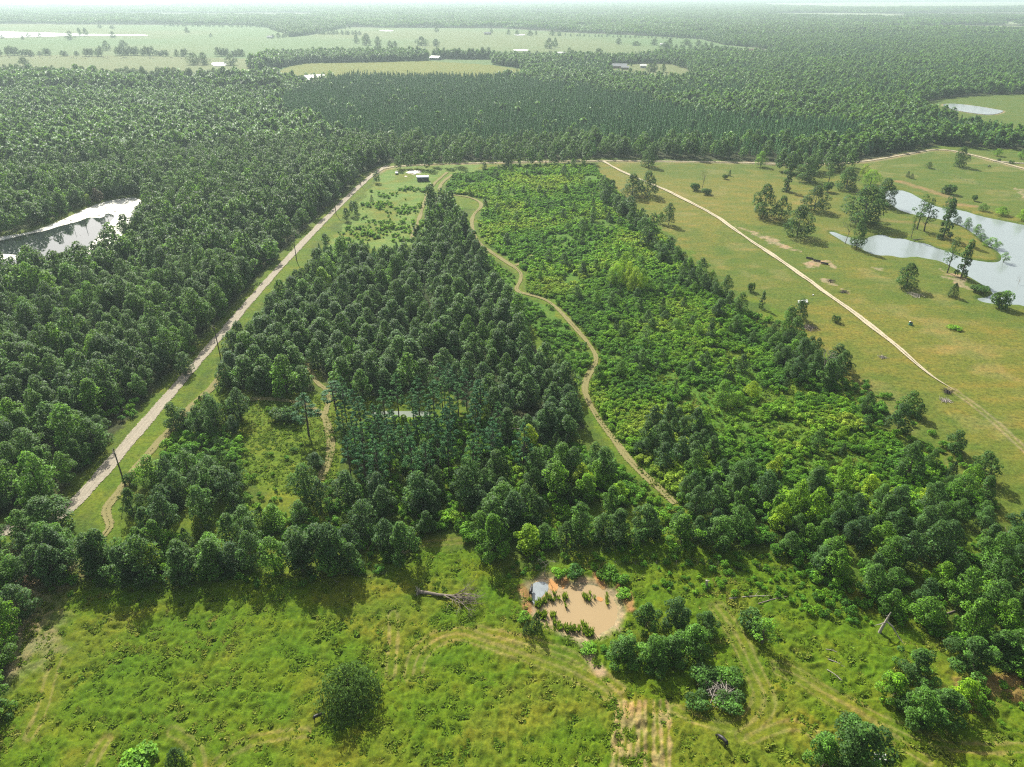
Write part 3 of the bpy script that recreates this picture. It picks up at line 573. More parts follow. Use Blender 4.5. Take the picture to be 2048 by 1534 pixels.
def farpine(rg): return conifer(rg, H=13, Rd=2.3, pw=.95, nq=90, q=1.35, m=M_PINE, base=.25)[0]
far_p = [farpine(RG(460 + i)) for i in range(4)]
mid_p = [conifer(RG(470 + i), H=13, Rd=2.3, pw=.95, nq=330, q=.75, m=M_PINE, base=.2)[0] for i in range(4)]
def patch(rg, S=90., d_=8.5, m=M_BROAD):
    Ps, Ns, Sh = [], [], []
    for i in range(int(S / d_)):
        for j in range(int(S / d_)):
            c = np.array(((i + rg.uniform(.1, .9)) * d_ - S / 2, (j + rg.uniform(.1, .9)) * d_ - S / 2, 0)); H = rg.uniform(9, 15); Rd = rg.uniform(3.8, 5.4); n = 15
            dv = unit(rg.normal(size=(n, 3)) + np.array((0, 0, .5))); dv[:, 2] = np.abs(dv[:, 2]); Ps.append(c + np.array((0, 0, H - Rd)) + dv * Rd * rg.uniform(.85, 1.05, (n, 1))); Ns.append(unit(dv + rg.normal(size=dv.shape) * .25)); Sh.append(np.full(n, rg.uniform(0, 1)))
    P = np.vstack(Ps); return crown_mesh('canopy', P, np.vstack(Ns), 4.2, m, rg, 1., shade=np.clip(np.concatenate(Sh) + rg.normal(size=len(P)) * .1, 0, 1))
P_BR = protocol('proto_broad', [joined(p, 'b') for p in NEAR['broad'] + NEAR['young'][:4]])      # 0-6 broad, 7-10 young
P_MB = protocol('proto_mid', mid_b); P_FB = protocol('proto_far', far_b); P_FP = protocol('proto_farpine', far_p); P_MP = protocol('proto_midpine', mid_p)
P_PT = protocol('proto_patch', [patch(RG(500 + i)) for i in range(4)])
P_SH = protocol('proto_shrub', [joined(p, 's') for p in NEAR['shrub']])
P_SM = protocol('proto_midshrub', [shrub(RG(380 + i), H=2.1, Rd=1.6, nq=130, q=.6, nl=5)[0] for i in range(4)])
P_PN = protocol('proto_pine', [joined(p, 'p') for p in NEAR['pine']])
def tuft(rg, H=.24, Rd=.55, n=16, w=.11):
    Vs = []
    for i in range(n):
        a = rg.uniform(0, 6.28); b_ = rg.uniform(0, Rd * .6); x, y = math.cos(a) * b_, math.sin(a) * b_; a2 = a + rg.normal() * .6; l = Rd * rg.uniform(.4, 1); h = H * rg.uniform(.5, 1)
        ox, oy = -math.sin(a2) * w, math.cos(a2) * w
        Vs += [(x - ox, y - oy, -.03), (x + ox, y + oy, -.03), (x + math.cos(a2) * l + ox * .6, y + math.sin(a2) * l + oy * .6, h), (x + math.cos(a2) * l - ox * .6, y + math.sin(a2) * l - oy * .6, h * .95)]
    me = mesh_np('tuft', np.array(Vs), np.arange(4 * n).reshape(n, 4), M_GRASS); at = me.attributes.new('leafvar', 'FLOAT', 'POINT'); at.data.foreach_set('value', np.repeat(rg.uniform(0, 1, n), 4).astype(np.float32)); return me
P_TU = protocol('proto_tuft', [tuft(RG(540 + i)) for i in range(5)])

def scatter(name, X, Y, sc, tint, idx, coll, Z=None, kind='stuff', zs=None):
    """one object that grows a plant on each of its points"""
    n = len(X); Z = relief(X, Y) if Z is None else Z
    me = bpy.data.meshes.new(name); me.vertices.add(n); me.vertices.foreach_set('co', np.stack([X, Y, Z], 1).astype(np.float32).ravel())
    for nm, ty, v in (('rz', 'FLOAT', rng.uniform(0, 6.283, n)), ('tint', 'FLOAT', tint), ('idx', 'INT', idx)):
        at = me.attributes.new(nm, ty, 'POINT'); at.data.foreach_set('value', np.asarray(v, np.int32 if ty == 'INT' else np.float32))
    zs = sc * rng.uniform(.85, 1.15, n) if zs is None else zs
    at = me.attributes.new('scl', 'FLOAT_VECTOR', 'POINT'); at.data.foreach_set('vector', np.stack([sc, sc, zs], 1).astype(np.float32).ravel())
    o = newobj(name, me); ng = bpy.data.node_groups.new(name, 'GeometryNodeTree')
    ng.interface.new_socket('Geometry', in_out='INPUT', socket_type='NodeSocketGeometry'); ng.interface.new_socket('Geometry', in_out='OUTPUT', socket_type='NodeSocketGeometry')
    gi, go = ng.nodes.new('NodeGroupInput'), ng.nodes.new('NodeGroupOutput'); ip = ng.nodes.new('GeometryNodeInstanceOnPoints'); ci = ng.nodes.new('GeometryNodeCollectionInfo')
    ci.inputs['Collection'].default_value = coll; ci.inputs['Separate Children'].default_value = True; ci.inputs['Reset Children'].default_value = True
    def at_(nm, ty):
        a = ng.nodes.new('GeometryNodeInputNamedAttribute'); a.data_type = ty; a.inputs['Name'].default_value = nm; return a.outputs['Attribute']
    cx = ng.nodes.new('ShaderNodeCombineXYZ'); ng.links.new(at_('rz', 'FLOAT'), cx.inputs[2])
    ng.links.new(gi.outputs[0], ip.inputs['Points']); ng.links.new(ci.outputs[0], ip.inputs['Instance']); ip.inputs['Pick Instance'].default_value = True
    ng.links.new(at_('idx', 'INT'), ip.inputs['Instance Index']); ng.links.new(cx.outputs[0], ip.inputs['Rotation']); ng.links.new(at_('scl', 'FLOAT_VECTOR'), ip.inputs['Scale'])
    st = ng.nodes.new('GeometryNodeStoreNamedAttribute'); st.data_type = 'FLOAT'; st.domain = 'INSTANCE'; st.inputs['Name'].default_value = 'tint'
    ng.links.new(ip.outputs[0], st.inputs['Geometry']); ng.links.new(at_('tint', 'FLOAT'), st.inputs['Value']); ng.links.new(st.outputs[0], go.inputs[0])
    md = o.modifiers.new('planting', 'NODES'); md.node_group = ng
    tag(o, kind=kind); return o

NAMES = {'brown': ('broadleaf_tree', 'tree'), 'loose': ('broadleaf_tree', 'tree'), 'broad': ('broadleaf_tree', 'tree'), 'young': ('young_oak', 'young oak'), 'oak': ('oak_tree', 'oak'), 'sparse': ('slender_tree', 'tree'), 'ivy': ('ivy_clad_tree', 'tree'), 'fine': ('locust_tree', 'tree'), 'pine': ('pine_tree', 'pine'),
         'cedar': ('cedar_tree', 'cedar'), 'ypine': ('young_pine', 'young pine'), 'shrub': ('shrub', 'shrub'), 'bush': ('bush', 'bush')}
BASEH = {'brown': 10, 'loose': 8.5, 'broad': 11.6, 'young': 9.5, 'oak': 12, 'sparse': 15, 'ivy': 10, 'fine': 8, 'pine': 18, 'cedar': 6, 'ypine': 4.5, 'shrub': 2.1, 'bush': 3.2}
BASEW = {'brown': 7, 'loose': 8.8, 'broad': 8.6, 'young': 7.2, 'oak': 11, 'sparse': 7.6, 'ivy': 4.6, 'fine': 7.4, 'pine': 6.2, 'cedar': 3.6, 'ypine': 2.8, 'shrub': 3.3, 'bush': 5.6}
count = {}
def plant(kind, X, Y, h, w=None, tint=.2, label=None, group=None, lean=0.):
    nm, ct = NAMES[kind]; k = count.get(kind, 0); count[kind] = k + 1
    pr = NEAR[kind][int(hash2(np.array([X * 10]), np.array([Y * 10]), 3)[0] * 997) % len(NEAR[kind])]
    e = empty(nm, (X, Y, hz(X, Y)), rng.uniform(0, 6.28)); e.scale = ((w / BASEW[kind]) if w else h / BASEH[kind],) * 2 + (h / BASEH[kind],)
    if lean: e.rotation_euler = (lean, 0, rng.uniform(0, 1))
    tag(e, label, ct, group)
    for me, n in ((pr[0], 'foliage' if kind in ('shrub', 'bush') else 'crown'), (pr[1], 'stem' if kind in ('shrub', 'bush') else 'trunk')):
        o = newobj(n, me, e); o['tint'] = float(tint)
    return e

# --- trees one can point at: (pixel x, pixel y of the foot, height m, crown width m, kind, tint, label)
T_ = []
def a_(x, y, h, w, k, t_, lab, g=None): T_.append((x, y, h, w, k, t_, lab, g))
a_(1297, 333, 14, 11, 'oak', .12, 'round oak alone at the top of the pasture beside the county road')
a_(1264, 393, 13, 11.5, 'oak', .05, 'left oak of the dark pair crowding the dirt track')
a_(1294, 391, 14, 11, 'oak', .05, 'right oak of the dark pair crowding the dirt track')
a_(1212, 372, 4.5, 4, 'bush', .05, 'left bush of the small pair by the fence row near the oak pair')
a_(1225, 373, 5, 5, 'bush', .05, 'right bush of the small pair by the fence row near the oak pair')
a_(1337, 450, 11, 8, 'broad', .22, 'mid green tree standing alone between the fence row and the dirt track')
a_(1321, 448, 6, 5, 'broad', .55, 'small yellow green tree leaning against the lone mid green tree')
a_(1389, 380, 5, 8, 'bush', .08, 'dark bush at the foot of the bare dead tree')
a_(1412, 388, 4, 8, 'bush', .25, 'lighter spreading bush beside the bare dead tree')
a_(1450, 358, 3.5, 4.5, 'bush', .05, 'low round bush alone in the upper pasture')
a_(1459, 352, 4, 2.4, 'cedar', .1, 'tiny cedar beside the low round bush in the upper pasture')
a_(1525, 434, 17, 13, 'oak', .08, 'tall wide oak, taller half of the pair in the middle of the pasture')
a_(1561, 438, 12, 9, 'oak', .1, 'shorter oak with a ragged side, right half of the mid pasture pair')
a_(1628, 421, 13, 13, 'oak', .05, 'dark squat oak between the mid pasture pair and the big spreading oak')
a_(1594, 473, 15, 13, 'oak', .08, 'dark oak standing nearest the dirt track at the end of the inlet')
a_(1573, 382, 18, 9, 'ivy', .08, 'tall narrow ivy covered tree in the upper pasture')
a_(1612, 362, 14, 14, 'oak', .1, 'broad dark oak just behind the tall ivy covered tree')
a_(1654, 383, 7, 8, 'bush', .1, 'rounded bush under the slim grey tree of the upper pasture')
a_(1657, 366, 14, 9, 'sparse', .15, 'slim airy tree above the rounded bush in the upper pasture')
a_(1692, 378, 13, 14, 'oak', .12, 'full green oak left of the bright willow')
a_(1740, 370, 10, 13, 'fine', .85, 'bright yellow green willow by the head of the lake')
a_(1728, 352, 8, 7, 'fine', 1., 'pale yellow willow top behind the bright willow')
a_(1521, 333, 11, 10, 'fine', .7, 'bright light green tree at the corner of the dark wood')
a_(1725, 446, 19, 21, 'oak', .1, 'biggest spreading oak of the pasture beside the inlet')
a_(1765, 411, 15, 13, 'oak', .06, 'dark full oak between the spreading oak and the lake')
a_(1712, 497, 16, 8, 'broad', .06, 'narrow dark tree on the near bank of the inlet')
a_(1822, 476, 14, 4, 'sparse', .1, 'thin bare stemmed tree on the far bank of the inlet')
a_(1834, 459, 19, 10, 'sparse', .12, 'left tall airy tree on the peninsula')
a_(1848, 463, 18, 10, 'sparse', .12, 'right tall airy tree on the peninsula')
a_(1885, 477, 21, 9, 'ivy', .06, 'tall dark ivy column on the peninsula')
a_(1890, 440, 14, 9, 'sparse', .1, 'thin tree behind the dark ivy column on the peninsula')
a_(1894, 546, 17, 7.5, 'sparse', .14, 'left of the two tall slender trees on the red clay bank')
a_(1922, 556, 18, 7, 'ivy', .12, 'right of the two tall slender trees on the red clay bank')
a_(1811, 575, 10, 9, 'oak', .08, 'dense dark tree with a fallen grey limb in the lower pasture')
a_(1905, 594, 6, 5, 'cedar', .15, 'dark pointed cedar near the red clay bank')
a_(1960, 583, 2.6, 9, 'bush', .25, 'low wide green thicket on the lake point')
a_(2000, 615, 7.5, 8.5, 'bush', .3, 'full green bush at the near corner of the lake')
a_(1897, 388, 6.5, 10, 'bush', .12, 'dark round bush on the green rise above the lake')
a_(1948, 402, 4, 4, 'bush', .12, 'small dark bush right of the round bush above the lake')
a_(1965, 422, 4.5, 6, 'fine', .55, 'left willow shrub on the far lake shore')
a_(2003, 430, 4.8, 9, 'fine', .7, 'middle willow shrub on the far lake shore')
a_(2043, 440, 6, 8, 'fine', .75, 'right willow shrub on the far lake shore at the frame edge')
a_(1915, 447, 4.5, 5, 'fine', .35, 'first willow bush along the back of the peninsula')
a_(1933, 455, 6, 6, 'fine', .4, 'second willow bush along the back of the peninsula')
a_(1953, 468, 6, 6, 'fine', .6, 'third willow bush along the back of the peninsula')
a_(1962, 480, 4, 6, 'fine', .35, 'fourth willow bush along the back of the peninsula')
a_(1982, 493, 5, 9, 'fine', .65, 'bright wide willow bush near the tip of the peninsula')
a_(2008, 522, 5.5, 6, 'sparse', .5, 'thin leaning willow at the very tip of the peninsula')
a_(1918, 333, 13, 10, 'oak', .1, 'lone oak on the green rise beside the gravel bend')
a_(1857, 336, 4.5, 6, 'fine', .3, 'small pale green tree left of the lone oak on the rise')
a_(1815, 354, 4, 3, 'cedar', .1, 'left of the two tiny cedars on the green rise')
a_(1823, 357, 3.2, 3, 'cedar', .1, 'right of the two tiny cedars on the green rise')
a_(1994, 312, 5.5, 8, 'fine', .7, 'pale green round tree in front of the far dark wood')
a_(2043, 318, 7, 8, 'fine', .65, 'light green tree at the frame edge by the county road')
a_(1998, 322, 2, 3.5, 'bush', .1, 'first dark round bush on the county road verge')
a_(2022, 327, 2.4, 4, 'bush', .1, 'second dark round bush on the county road verge')
a_(1501, 583, 4.3, 3.6, 'bush', .08, 'small dark oval bush alone below the dirt track')
a_(1523, 616, 7.5, 3, 'ivy', .1, 'narrow ivy clad stub at the pasture edge')
a_(1598, 638, 8, 6, 'oak', .12, 'crooked leaning tree beside the old metal frames')
a_(1579, 640, 6.5, 6, 'broad', .4, 'brownish green tree left of the crooked leaning tree')
a_(1672, 643, 3, 3.5, 'bush', .15, 'tiny bush halfway between the fence row and the dirt track')
a_(1908, 658, 1.2, 6, 'shrub', .5, 'low patch of weeds alone in the lower right pasture')
# the bright stand in the shrubland
for i, (x, y, h, w, t__) in enumerate([(1232, 571, 7, 6, .9), (1247, 560, 9, 6, .95), (1256, 575, 8, 5.5, 1.0), (1268, 587, 8, 6, .9), (1283, 583, 7, 6, .85), (1300, 586, 4.5, 5, .8), (1222, 566, 5, 5, .8)]):
    a_(x, y, h, w, 'fine', t__, 'bright yellow green locust in the tight stand amid the shrubland', 'bright locust stand in the shrubland')
a_(1352, 592, 5, 4, 'fine', .85, 'small yellowish tree right of the bright locust stand')
a_(1444, 805, 8, 7, 'fine', .6, 'tall bright green tree low in the shrubland')
a_(1474, 810, 5, 6, 'fine', .75, 'round yellow green tree beside the rusty yellow one')
a_(1503, 795, 6, 6, 'fine', 1., 'rusty yellow tree low in the shrubland')
a_(1404, 860, 6.5, 6, 'fine', .7, 'vivid green dome shaped tree above the grey green thicket')
a_(1352, 660, 5, 6, 'fine', .6, 'light green tree in the middle of the shrubland')
a_(1393, 668, 5.5, 5, 'fine', .75, 'yellowish tree in the middle of the shrubland')
a_(1290, 690, 8, 6, 'sparse', .45, 'thin yellow green tree rising over the shrubs')
# bright trees by the left pond
a_(236, 388, 9, 10, 'fine', .62, 'bright green willow at the head of the left pond')
a_(296, 385, 9, 8, 'fine', .72, 'bright yellow green tree right of the left pond head')
a_(318, 372, 9, 9, 'fine', .66, 'bright green tree second right of the left pond head')
a_(366, 345, 12, 10, 'fine', .65, 'bright green tree taller than its dark neighbours above the left pond')
a_(392, 347, 11, 8, 'fine', .85, 'yellowish tree behind the bright green one above the left pond')
a_(178, 408, 6, 5, 'fine', .95, 'yellow leaved small tree on the upper bank of the left pond')
a_(196, 405, 9, 7, 'brown', .5, 'rusty brown dying tree on the upper bank of the left pond')
a_(322, 356, 10, 7, 'brown', .2, 'rusty brown dying tree behind the bright trees of the left pond')
a_(352, 346, 12, 5, 'brown', .1, 'tall narrow brown dead leaved tree above the left pond')
a_(585, 322, 11, 7, 'brown', .8, 'pale brown dying tree in the wood by the upper gravel road')
# clearing and road side of the property
a_(618, 872, 14, 8, 'pine', .25, 'lone tall pine at the clearing crossroads of trails')
a_(676, 838, 12, 8.5, 'pine', .25, 'wide pine right of the lone pine at the trail crossing')
a_(566, 838, 3.8, 8, 'bush', .15, 'left dark bush in the grassy clearing')
a_(588, 842, 4.5, 7, 'bush', .12, 'right dark bush in the grassy clearing')
a_(633, 935, 5, 5.5, 'broad', .2, 'small grey green tree at the low end of the clearing')
a_(372, 745, 8, 7, 'broad', .25, 'small crooked tree on the verge right of the gravel road')
a_(352, 860, 10, 7, 'broad', .2, 'leafy tree overhanging the gravel road verge')
a_(307, 968, 9.5, 8, 'broad', .72, 'yellowish flat topped tree near the bend of the mown path')
a_(352, 1018, 7, 5, 'cedar', .1, 'dark pointed cedar in the small glade')
a_(268, 1030, 8, 6, 'broad', .18, 'tall grey green tree beside the mown path bend')
a_(296, 1062, 7, 7, 'broad', .15, 'round grey green tree below the mown path bend')
a_(405, 985, 8.5, 5, 'ivy', .35, 'straight trunked tree at the right of the small glade')
a_(262, 470+500, 4, 4, 'bush', .1, 'small dark bush at the foot of the utility pole')
a_(100, 1062, 9, 11, 'oak', .2, 'broad grey crowned tree over the gravel road junction')
a_(1235, 1082, 9, 9, 'broad', .2, 'leafy tree with two vine clad trunks at the field edge')
a_(1288, 1078, 9.5, 9, 'broad', .22, 'right hand twin of the vine clad pair at the field edge')
a_(1362, 1092, 9, 9, 'broad', .42, 'olive green tree at the end of the long trail')
a_(1440, 1092, 8, 9, 'broad', .4, 'olive topped tree right of the trail end')
a_(805, 1118, 11, 9, 'broad', .3, 'full green tree at the left of the grassy lane')
a_(985, 1112, 12, 9, 'broad', .45, 'vivid green tree at the right of the grassy lane')
a_(1132, 1092, 7, 6, 'cedar', .3, 'broad based cedar at the field edge above the muddy pond')
# foreground
a_(1072, 1262, 5, 3, 'cedar', .35, 'dark pointed cedar at the left rim of the muddy pond')
a_(1054, 1268, 3.4, 2, 'cedar', .3, 'smaller cedar left of the pointed cedar by the muddy pond')
a_(1250, 1318, 5.5, 8, 'broad', .45, 'low leafy tree at the right rim of the muddy pond')
a_(1292, 1255, 6.5, 6, 'broad', .32, 'upper tree in the clump right of the muddy pond')
a_(1305, 1328, 7, 8, 'broad', .4, 'front tree in the clump right of the muddy pond')
a_(1352, 1250, 7, 7, 'broad', .2, 'grey green tree at the top of the pond clump')
a_(1385, 1300, 6.5, 8, 'broad', .35, 'right tree in the clump right of the muddy pond')
a_(1345, 1320, 6, 7, 'broad', .38, 'middle front tree in the clump right of the muddy pond')
a_(1412, 1262, 5, 5, 'broad', .2, 'small tree at the right tip of the pond clump')
a_(1522, 1288, 6.5, 6, 'sparse', .55, 'small airy yellow green tree alone in the rough grass')
a_(1500, 1255, 4, 6, 'bush', .25, 'dark bush behind the airy yellow green tree')
a_(1642, 1540, 8, 7, 'broad', .38, 'glossy bright tree at the bottom edge left of the culvert pipes')
a_(1705, 1550, 12, 12, 'broad', .24, 'tall grey green tree at the bottom edge beside the culvert pipes')
a_(1690, 1500, 8, 8, 'broad', .3, 'small crowned tree behind the tall bottom edge tree')
a_(1785, 1395, 6, 7, 'broad', .55, 'yellow green tree at the left of the lower right thicket')
a_(1830, 1350, 6.5, 8, 'broad', .3, 'olive tree at the top of the lower right thicket')
a_(1835, 1440, 7, 9, 'broad', .35, 'largest front tree of the lower right thicket')
a_(1885, 1432, 6.5, 8, 'broad', .42, 'glossy green front tree of the lower right thicket')
a_(1925, 1400, 5, 6, 'broad', .75, 'yellowish tree at the right tip of the lower right thicket')
a_(1940, 1330, 7, 10, 'broad', .25, 'wide grey tree above the red clay gully')
a_(1995, 1315, 7, 9, 'broad', .3, 'tree above the red clay gully on its right')
a_(2040, 1330, 8, 9, 'broad', .4, 'tree at the right frame edge above the red clay gully')
a_(1405, 1360, 2.6, 6, 'bush', .4, 'upper low bush of the brush pile mound')
a_(1455, 1362, 2.4, 6, 'bush', .5, 'bright low bush right of the brush pile')
a_(1395, 1410, 2.2, 5, 'bush', .4, 'front low bush of the brush pile mound')
a_(1460, 1412, 2.2, 6, 'bush', .4, 'front right low bush of the brush pile mound')
a_(280, 1530, 2.2, 7, 'shrub', .55, 'low weedy bush at the bottom edge left')
a_(352, 1520, 3, 3.2, 'cedar', .3, 'little cedar at the bottom edge among the mown arcs')
a_(-6, 1330, 7, 8, 'broad', .55, 'bright green tree at the left frame edge above the meadow')
a_(-15, 1445, 7, 8, 'broad', .5, 'lower bright green tree at the left frame edge by the meadow')
for x, y, h, w, t__ in [(1118, 1152, 1.8, 4, .5), (1150, 1152, 2.2, 5, .2), (1212, 1150, 2., 5, .5), (1240, 1162, 1.8, 4, .4), (1245, 1190, 1.3, 4, .4), (1048, 1240, 1.4, 3.5, .5), (1176, 1300, 1.2, 4, .5)]:
    a_(x, y, h, w, 'shrub', t__, 'leafy waterside shrub on the rim of the muddy pond', 'shrubs round the muddy pond')
# cedar bush in the meadow: several upswept stems
a_(700, 1400, 7.2, 11.5, 'multi', .5, 'big dark many stemmed cedar alone in the near meadow')
NEAR['multi'] = [conifer(RG(333), H=7, Rd=5.2, nq=4200, q=.62, pw=.5, base=.02, ns=12, asp=.35)]; NAMES['multi'] = ('cedar_tree', 'cedar'); BASEH['multi'] = 7; BASEW['multi'] = 12.5
# far meadow trees
for x, y, h, w in [(46, 79, 12, 10), (58, 74, 12, 16), (5, 77, 10, 12), (80, 74, 12, 14), (142, 79.5, 22, 28), (160, 72, 22, 16), (172, 72, 22, 18), (226, 75, 16, 20), (374, 65, 16, 20), (200, 56, 14, 18), (225, 57, 11, 26), (214, 101, 20, 20), (248, 99, 20, 26), (408, 129, 20, 24), (388, 129, 20, 26), (462, 130, 18, 26), (52, 141, 20, 26), (422, 74, 10, 10), (546, 74, 8, 12),
                   (713, 86, 20, 18), (733, 90, 26, 30), (756, 93, 22, 20), (780, 94, 14, 16), (790, 94, 14, 16), (843, 91, 20, 34), (872, 92, 16, 22), (873, 64, 16, 18), (983, 66, 14, 12), (1017, 69, 14, 14), (1034, 70, 14, 16), (1060, 71, 14, 22), (1072, 70, 12, 10), (1104, 71, 16, 20), (1118, 71, 12, 16), (1098, 97, 22, 24), (1110, 94, 20, 14), (1074, 112, 10, 12), (1100, 112, 10, 18), (1138, 112, 16, 14), (1145, 115, 14, 12), (1196, 122, 22, 28), (1205, 126, 12, 8),
                   (1237, 88, 14, 20), (1272, 91, 10, 26), (1308, 90, 14, 24), (1330, 99, 16, 30), (1338, 97, 22, 18), (1372, 90, 14, 30), (1396, 92, 14, 18), (1410, 97, 14, 14), (1422, 97, 14, 14), (1216, 71, 12, 14), (1302, 72, 12, 16), (1300, 143, 12, 16), (1308, 144, 14, 14), (1262, 132, 7, 6), (1326, 144, 14, 10), (1696, 60, 12, 18)]:
    a_(x, y, h, w, 'oak', .1, 'lone distant tree standing in the hazy far meadows', 'scattered trees of the far meadows')
for x0, x1, h in [(-10, 6, 9), (12, 40, 12), (40, 70, 9), (76, 84, 6), (88, 102, 11), (122, 138, 7), (150, 160, 8), (168, 190, 10), (193, 208, 13), (232, 276, 12), (282, 306, 12), (310, 336, 8), (350, 360, 12), (362, 378, 10), (432, 462, 12), (462, 488, 10)]:
    x = x0 + 4
    while x < x1: a_(x, 111.5 + 1.2 * math.sin(x), h * (1.1 + .3 * abs(math.sin(x * 3))), 14, 'broad', .15, 'bushy tree in the hedgerow across the far meadows', 'hedgerow across the far meadows'); x += 6.5
_r = RG(606)
for x0, y0, x1, y1, st, h in [(1115, 71.5, 1440, 80, 9, 7), (600, 68, 720, 70, 7, 12), (560, 76, 600, 70, 6, 13), (1140, 115, 1200, 128, 8, 13), (870, 117, 985, 117.5, 8, 17), (330, 52.5, 700, 57, 9, 12), (1350, 98, 1500, 108, 9, 11), (0, 158, 540, 168, 9, 17), (-10, 151, 330, 160, 12, 15)]:
    n_ = int((x1 - x0) / st)
    for i in range(n_ + 1): f_ = (i + _r.uniform(-.4, .4)) / max(1, n_); a_(x0 + (x1 - x0) * f_, y0 + (y1 - y0) * f_ + _r.normal() * .4, h * _r.uniform(.7, 1.2), h * _r.uniform(.8, 1.25), 'oak', .12, 'hazy tree in the rows that divide the far meadows', 'tree rows of the far meadows')
for x, y, h, w, k, t__, lab, g in T_:
    if k == 'oak' and y > 200: w *= 1.22; h *= 1.08
    if 'bright locust stand' in (g or '') : h *= 1.45; w *= 1.2
    if k == 'broad' and y > 1020: k = 'loose'; t__ = min(1, t__ + .08)
    p = G(x, y); plant(k, p[0], p[1], h, w, t__, lab, g)

# ------------------------------------------------------------------ mass planting
ALLTREES = []     # (x, y, scale, kind, tint, zone)
FIXED = np.array([G(x, y) for x, y, *_ in T_]); FIXR = np.array([w * .42 for _, _, _, w, *_ in T_])
def grid(P, d_, jit=.85, seed=0):
    x0, y0 = P.min(0); x1, y1 = P.max(0); rg = RG(seed)
    X, Y = np.meshgrid(np.arange(x0, x1, d_), np.arange(y0, y1, d_)); X = X.ravel() + rg.uniform(-.5, .5, X.size) * d_ * jit; Y = Y.ravel() + rg.uniform(-.5, .5, Y.size) * d_ * jit
    m = inside(P, X, Y); return X[m], Y[m]
def in_frame(X, Y, mx=120, my=200):
    x, y, z = to_px(X, Y); return (z > 5) & (x > -mx) & (x < 2048 + mx) & (y < 1534 + my)
def clear_of(X, Y, fixed=True, roads=5.5, trails=2.6):
    ok = (dist(ROAD, X, Y, reach=12) > roads - 1.6) & (dist(COUNTY, X, Y, reach=12) > roads + .5) & (dist(TRACK, X, Y, reach=10) > 4)
    for L, w_ in TRAILS: ok &= dist(L, X, Y, reach=8) > trails
    for P in DEEP: ok &= ~inside(P, X, Y) & (dist(P, X, Y, True, 8) > 2.5)
    if fixed:
        for (fx, fy), fr in zip(FIXED, FIXR):
            if fy < 620: ok &= (X - fx) ** 2 + (Y - fy) ** 2 > (fr * .85) ** 2
    return ok
def gather(P, d_, sc, kind, tint, tv, zone, seed, keep=1., roads=5.5, trails=2.6, excl=()):
    X, Y = grid(P, d_, seed=seed); ok = in_frame(X, Y) & clear_of(X, Y, True, roads, trails)
    for E in excl: ok &= ~inside(E, X, Y)
    rg = RG(seed + 1)
    if keep < 1: ok &= (fbm(X, Y, 16, seed, 2) + rg.uniform(-.25, .25, len(X))) < keep
    X, Y = X[ok], Y[ok]; s = rg.uniform(*sc, len(X)); s *= .82 + .36 * fbm(X, Y, 40, seed + 2, 2)
    tt = np.clip(tint + (fbm(X, Y, 30, seed + 3, 2) - .5) * tv * 1.4 + rg.normal(size=len(X)) * tv * .5, 0, 1)
    for x, y, q, w_ in zip(X, Y, s, tt): ALLTREES.append((x, y, q, kind, w_, zone))
W_W = PG([(-900, 1030), (-20, 1032), (95, 1020), (140, 985), (240, 875), (320, 780), (418, 668), (500, 574), (580, 486), (640, 428), (692, 376), (722, 346), (300, 346), (-500, 346)])
W_LOW = PG([(-500, 1080), (40, 1075), (140, 1110), (100, 1180), (60, 1250), (35, 1300), (10, 1440), (-60, 1560), (-500, 1560)])
W_C = PG([(862, 402), (885, 398), (905, 430), (948, 478), (962, 530), (1000, 600), (1040, 650), (1095, 712), (1148, 775), (1172, 850), (1165, 905), (1100, 880), (1040, 840), (960, 820), (900, 790), (860, 770), (800, 798), (760, 800), (650, 792), (640, 760), (612, 790), (560, 795), (440, 778), (438, 745), (475, 700), (525, 650), (565, 604), (615, 562), (645, 530), (700, 520), (770, 524), (822, 520), (842, 488), (855, 430)])
W_M = PG([(150, 1150), (240, 1100), (270, 1075), (330, 1050), (300, 1000), (330, 900), (400, 805), (480, 815), (490, 900), (500, 990), (600, 990), (690, 940), (700, 860), (800, 830), (960, 830), (1060, 860), (1160, 920), (1240, 960), (1220, 1010), (1120, 1010), (1000, 1090), (950, 1112), (925, 1060), (860, 1060), (800, 1120), (760, 1140), (500, 1158), (300, 1165), (100, 1172), (90, 1140)])
W_P = PG([(650, 850), (780, 815), (900, 800), (1000, 860), (1060, 960), (900, 960), (800, 1010), (640, 970)])
W_R = PG([(1330, 1010), (1380, 950), (1480, 940), (1600, 960), (1700, 960), (1800, 1000), (1960, 1030), (2080, 1090), (2250, 1200), (2250, 1460), (2060, 1405), (2010, 1330), (1900, 1285), (1800, 1245), (1700, 1212), (1620, 1165), (1560, 1110), (1460, 1085), (1350, 1082)])
W_F = PG([(1195, 372), (1210, 372), (1260, 420), (1330, 480), (1400, 545), (1470, 610), (1560, 650), (1660, 720), (1780, 790), (1860, 850), (1950, 930), (2010, 1010), (1900, 1010), (1760, 930), (1680, 830), (1560, 740), (1480, 690), (1400, 600), (1290, 500), (1200, 400)])
W_Y = PG([(1270, 850), (1330, 830), (1420, 860), (1440, 900), (1380, 950), (1290, 930)])
Z_N = (PG([(-500, 346), (722, 346), (770, 326), (1190, 316), (1480, 319), (1560, 322), (1700, 320), (1810, 302), (1876, 290), (1960, 296), (2048, 300), (2400, 318), (2600, 150), (2600, 72), (-600, 72), (-600, 300)]))
gather(W_W, 6.2, (.62, 1.28), 'broad', .24, .34, 'west', 11, excl=[PG([(215, 840), (290, 790), (330, 795), (262, 880), (215, 905)]), PG([(240, 480), (290, 490), (280, 520), (235, 525)])])
gather(W_LOW, 5.5, (.6, .9), 'broad', .34, .35, 'low', 13)
gather(W_C, 6.3, (.85, 1.4), 'young', .27, .3, 'young', 17, trails=2.4, keep=.8)
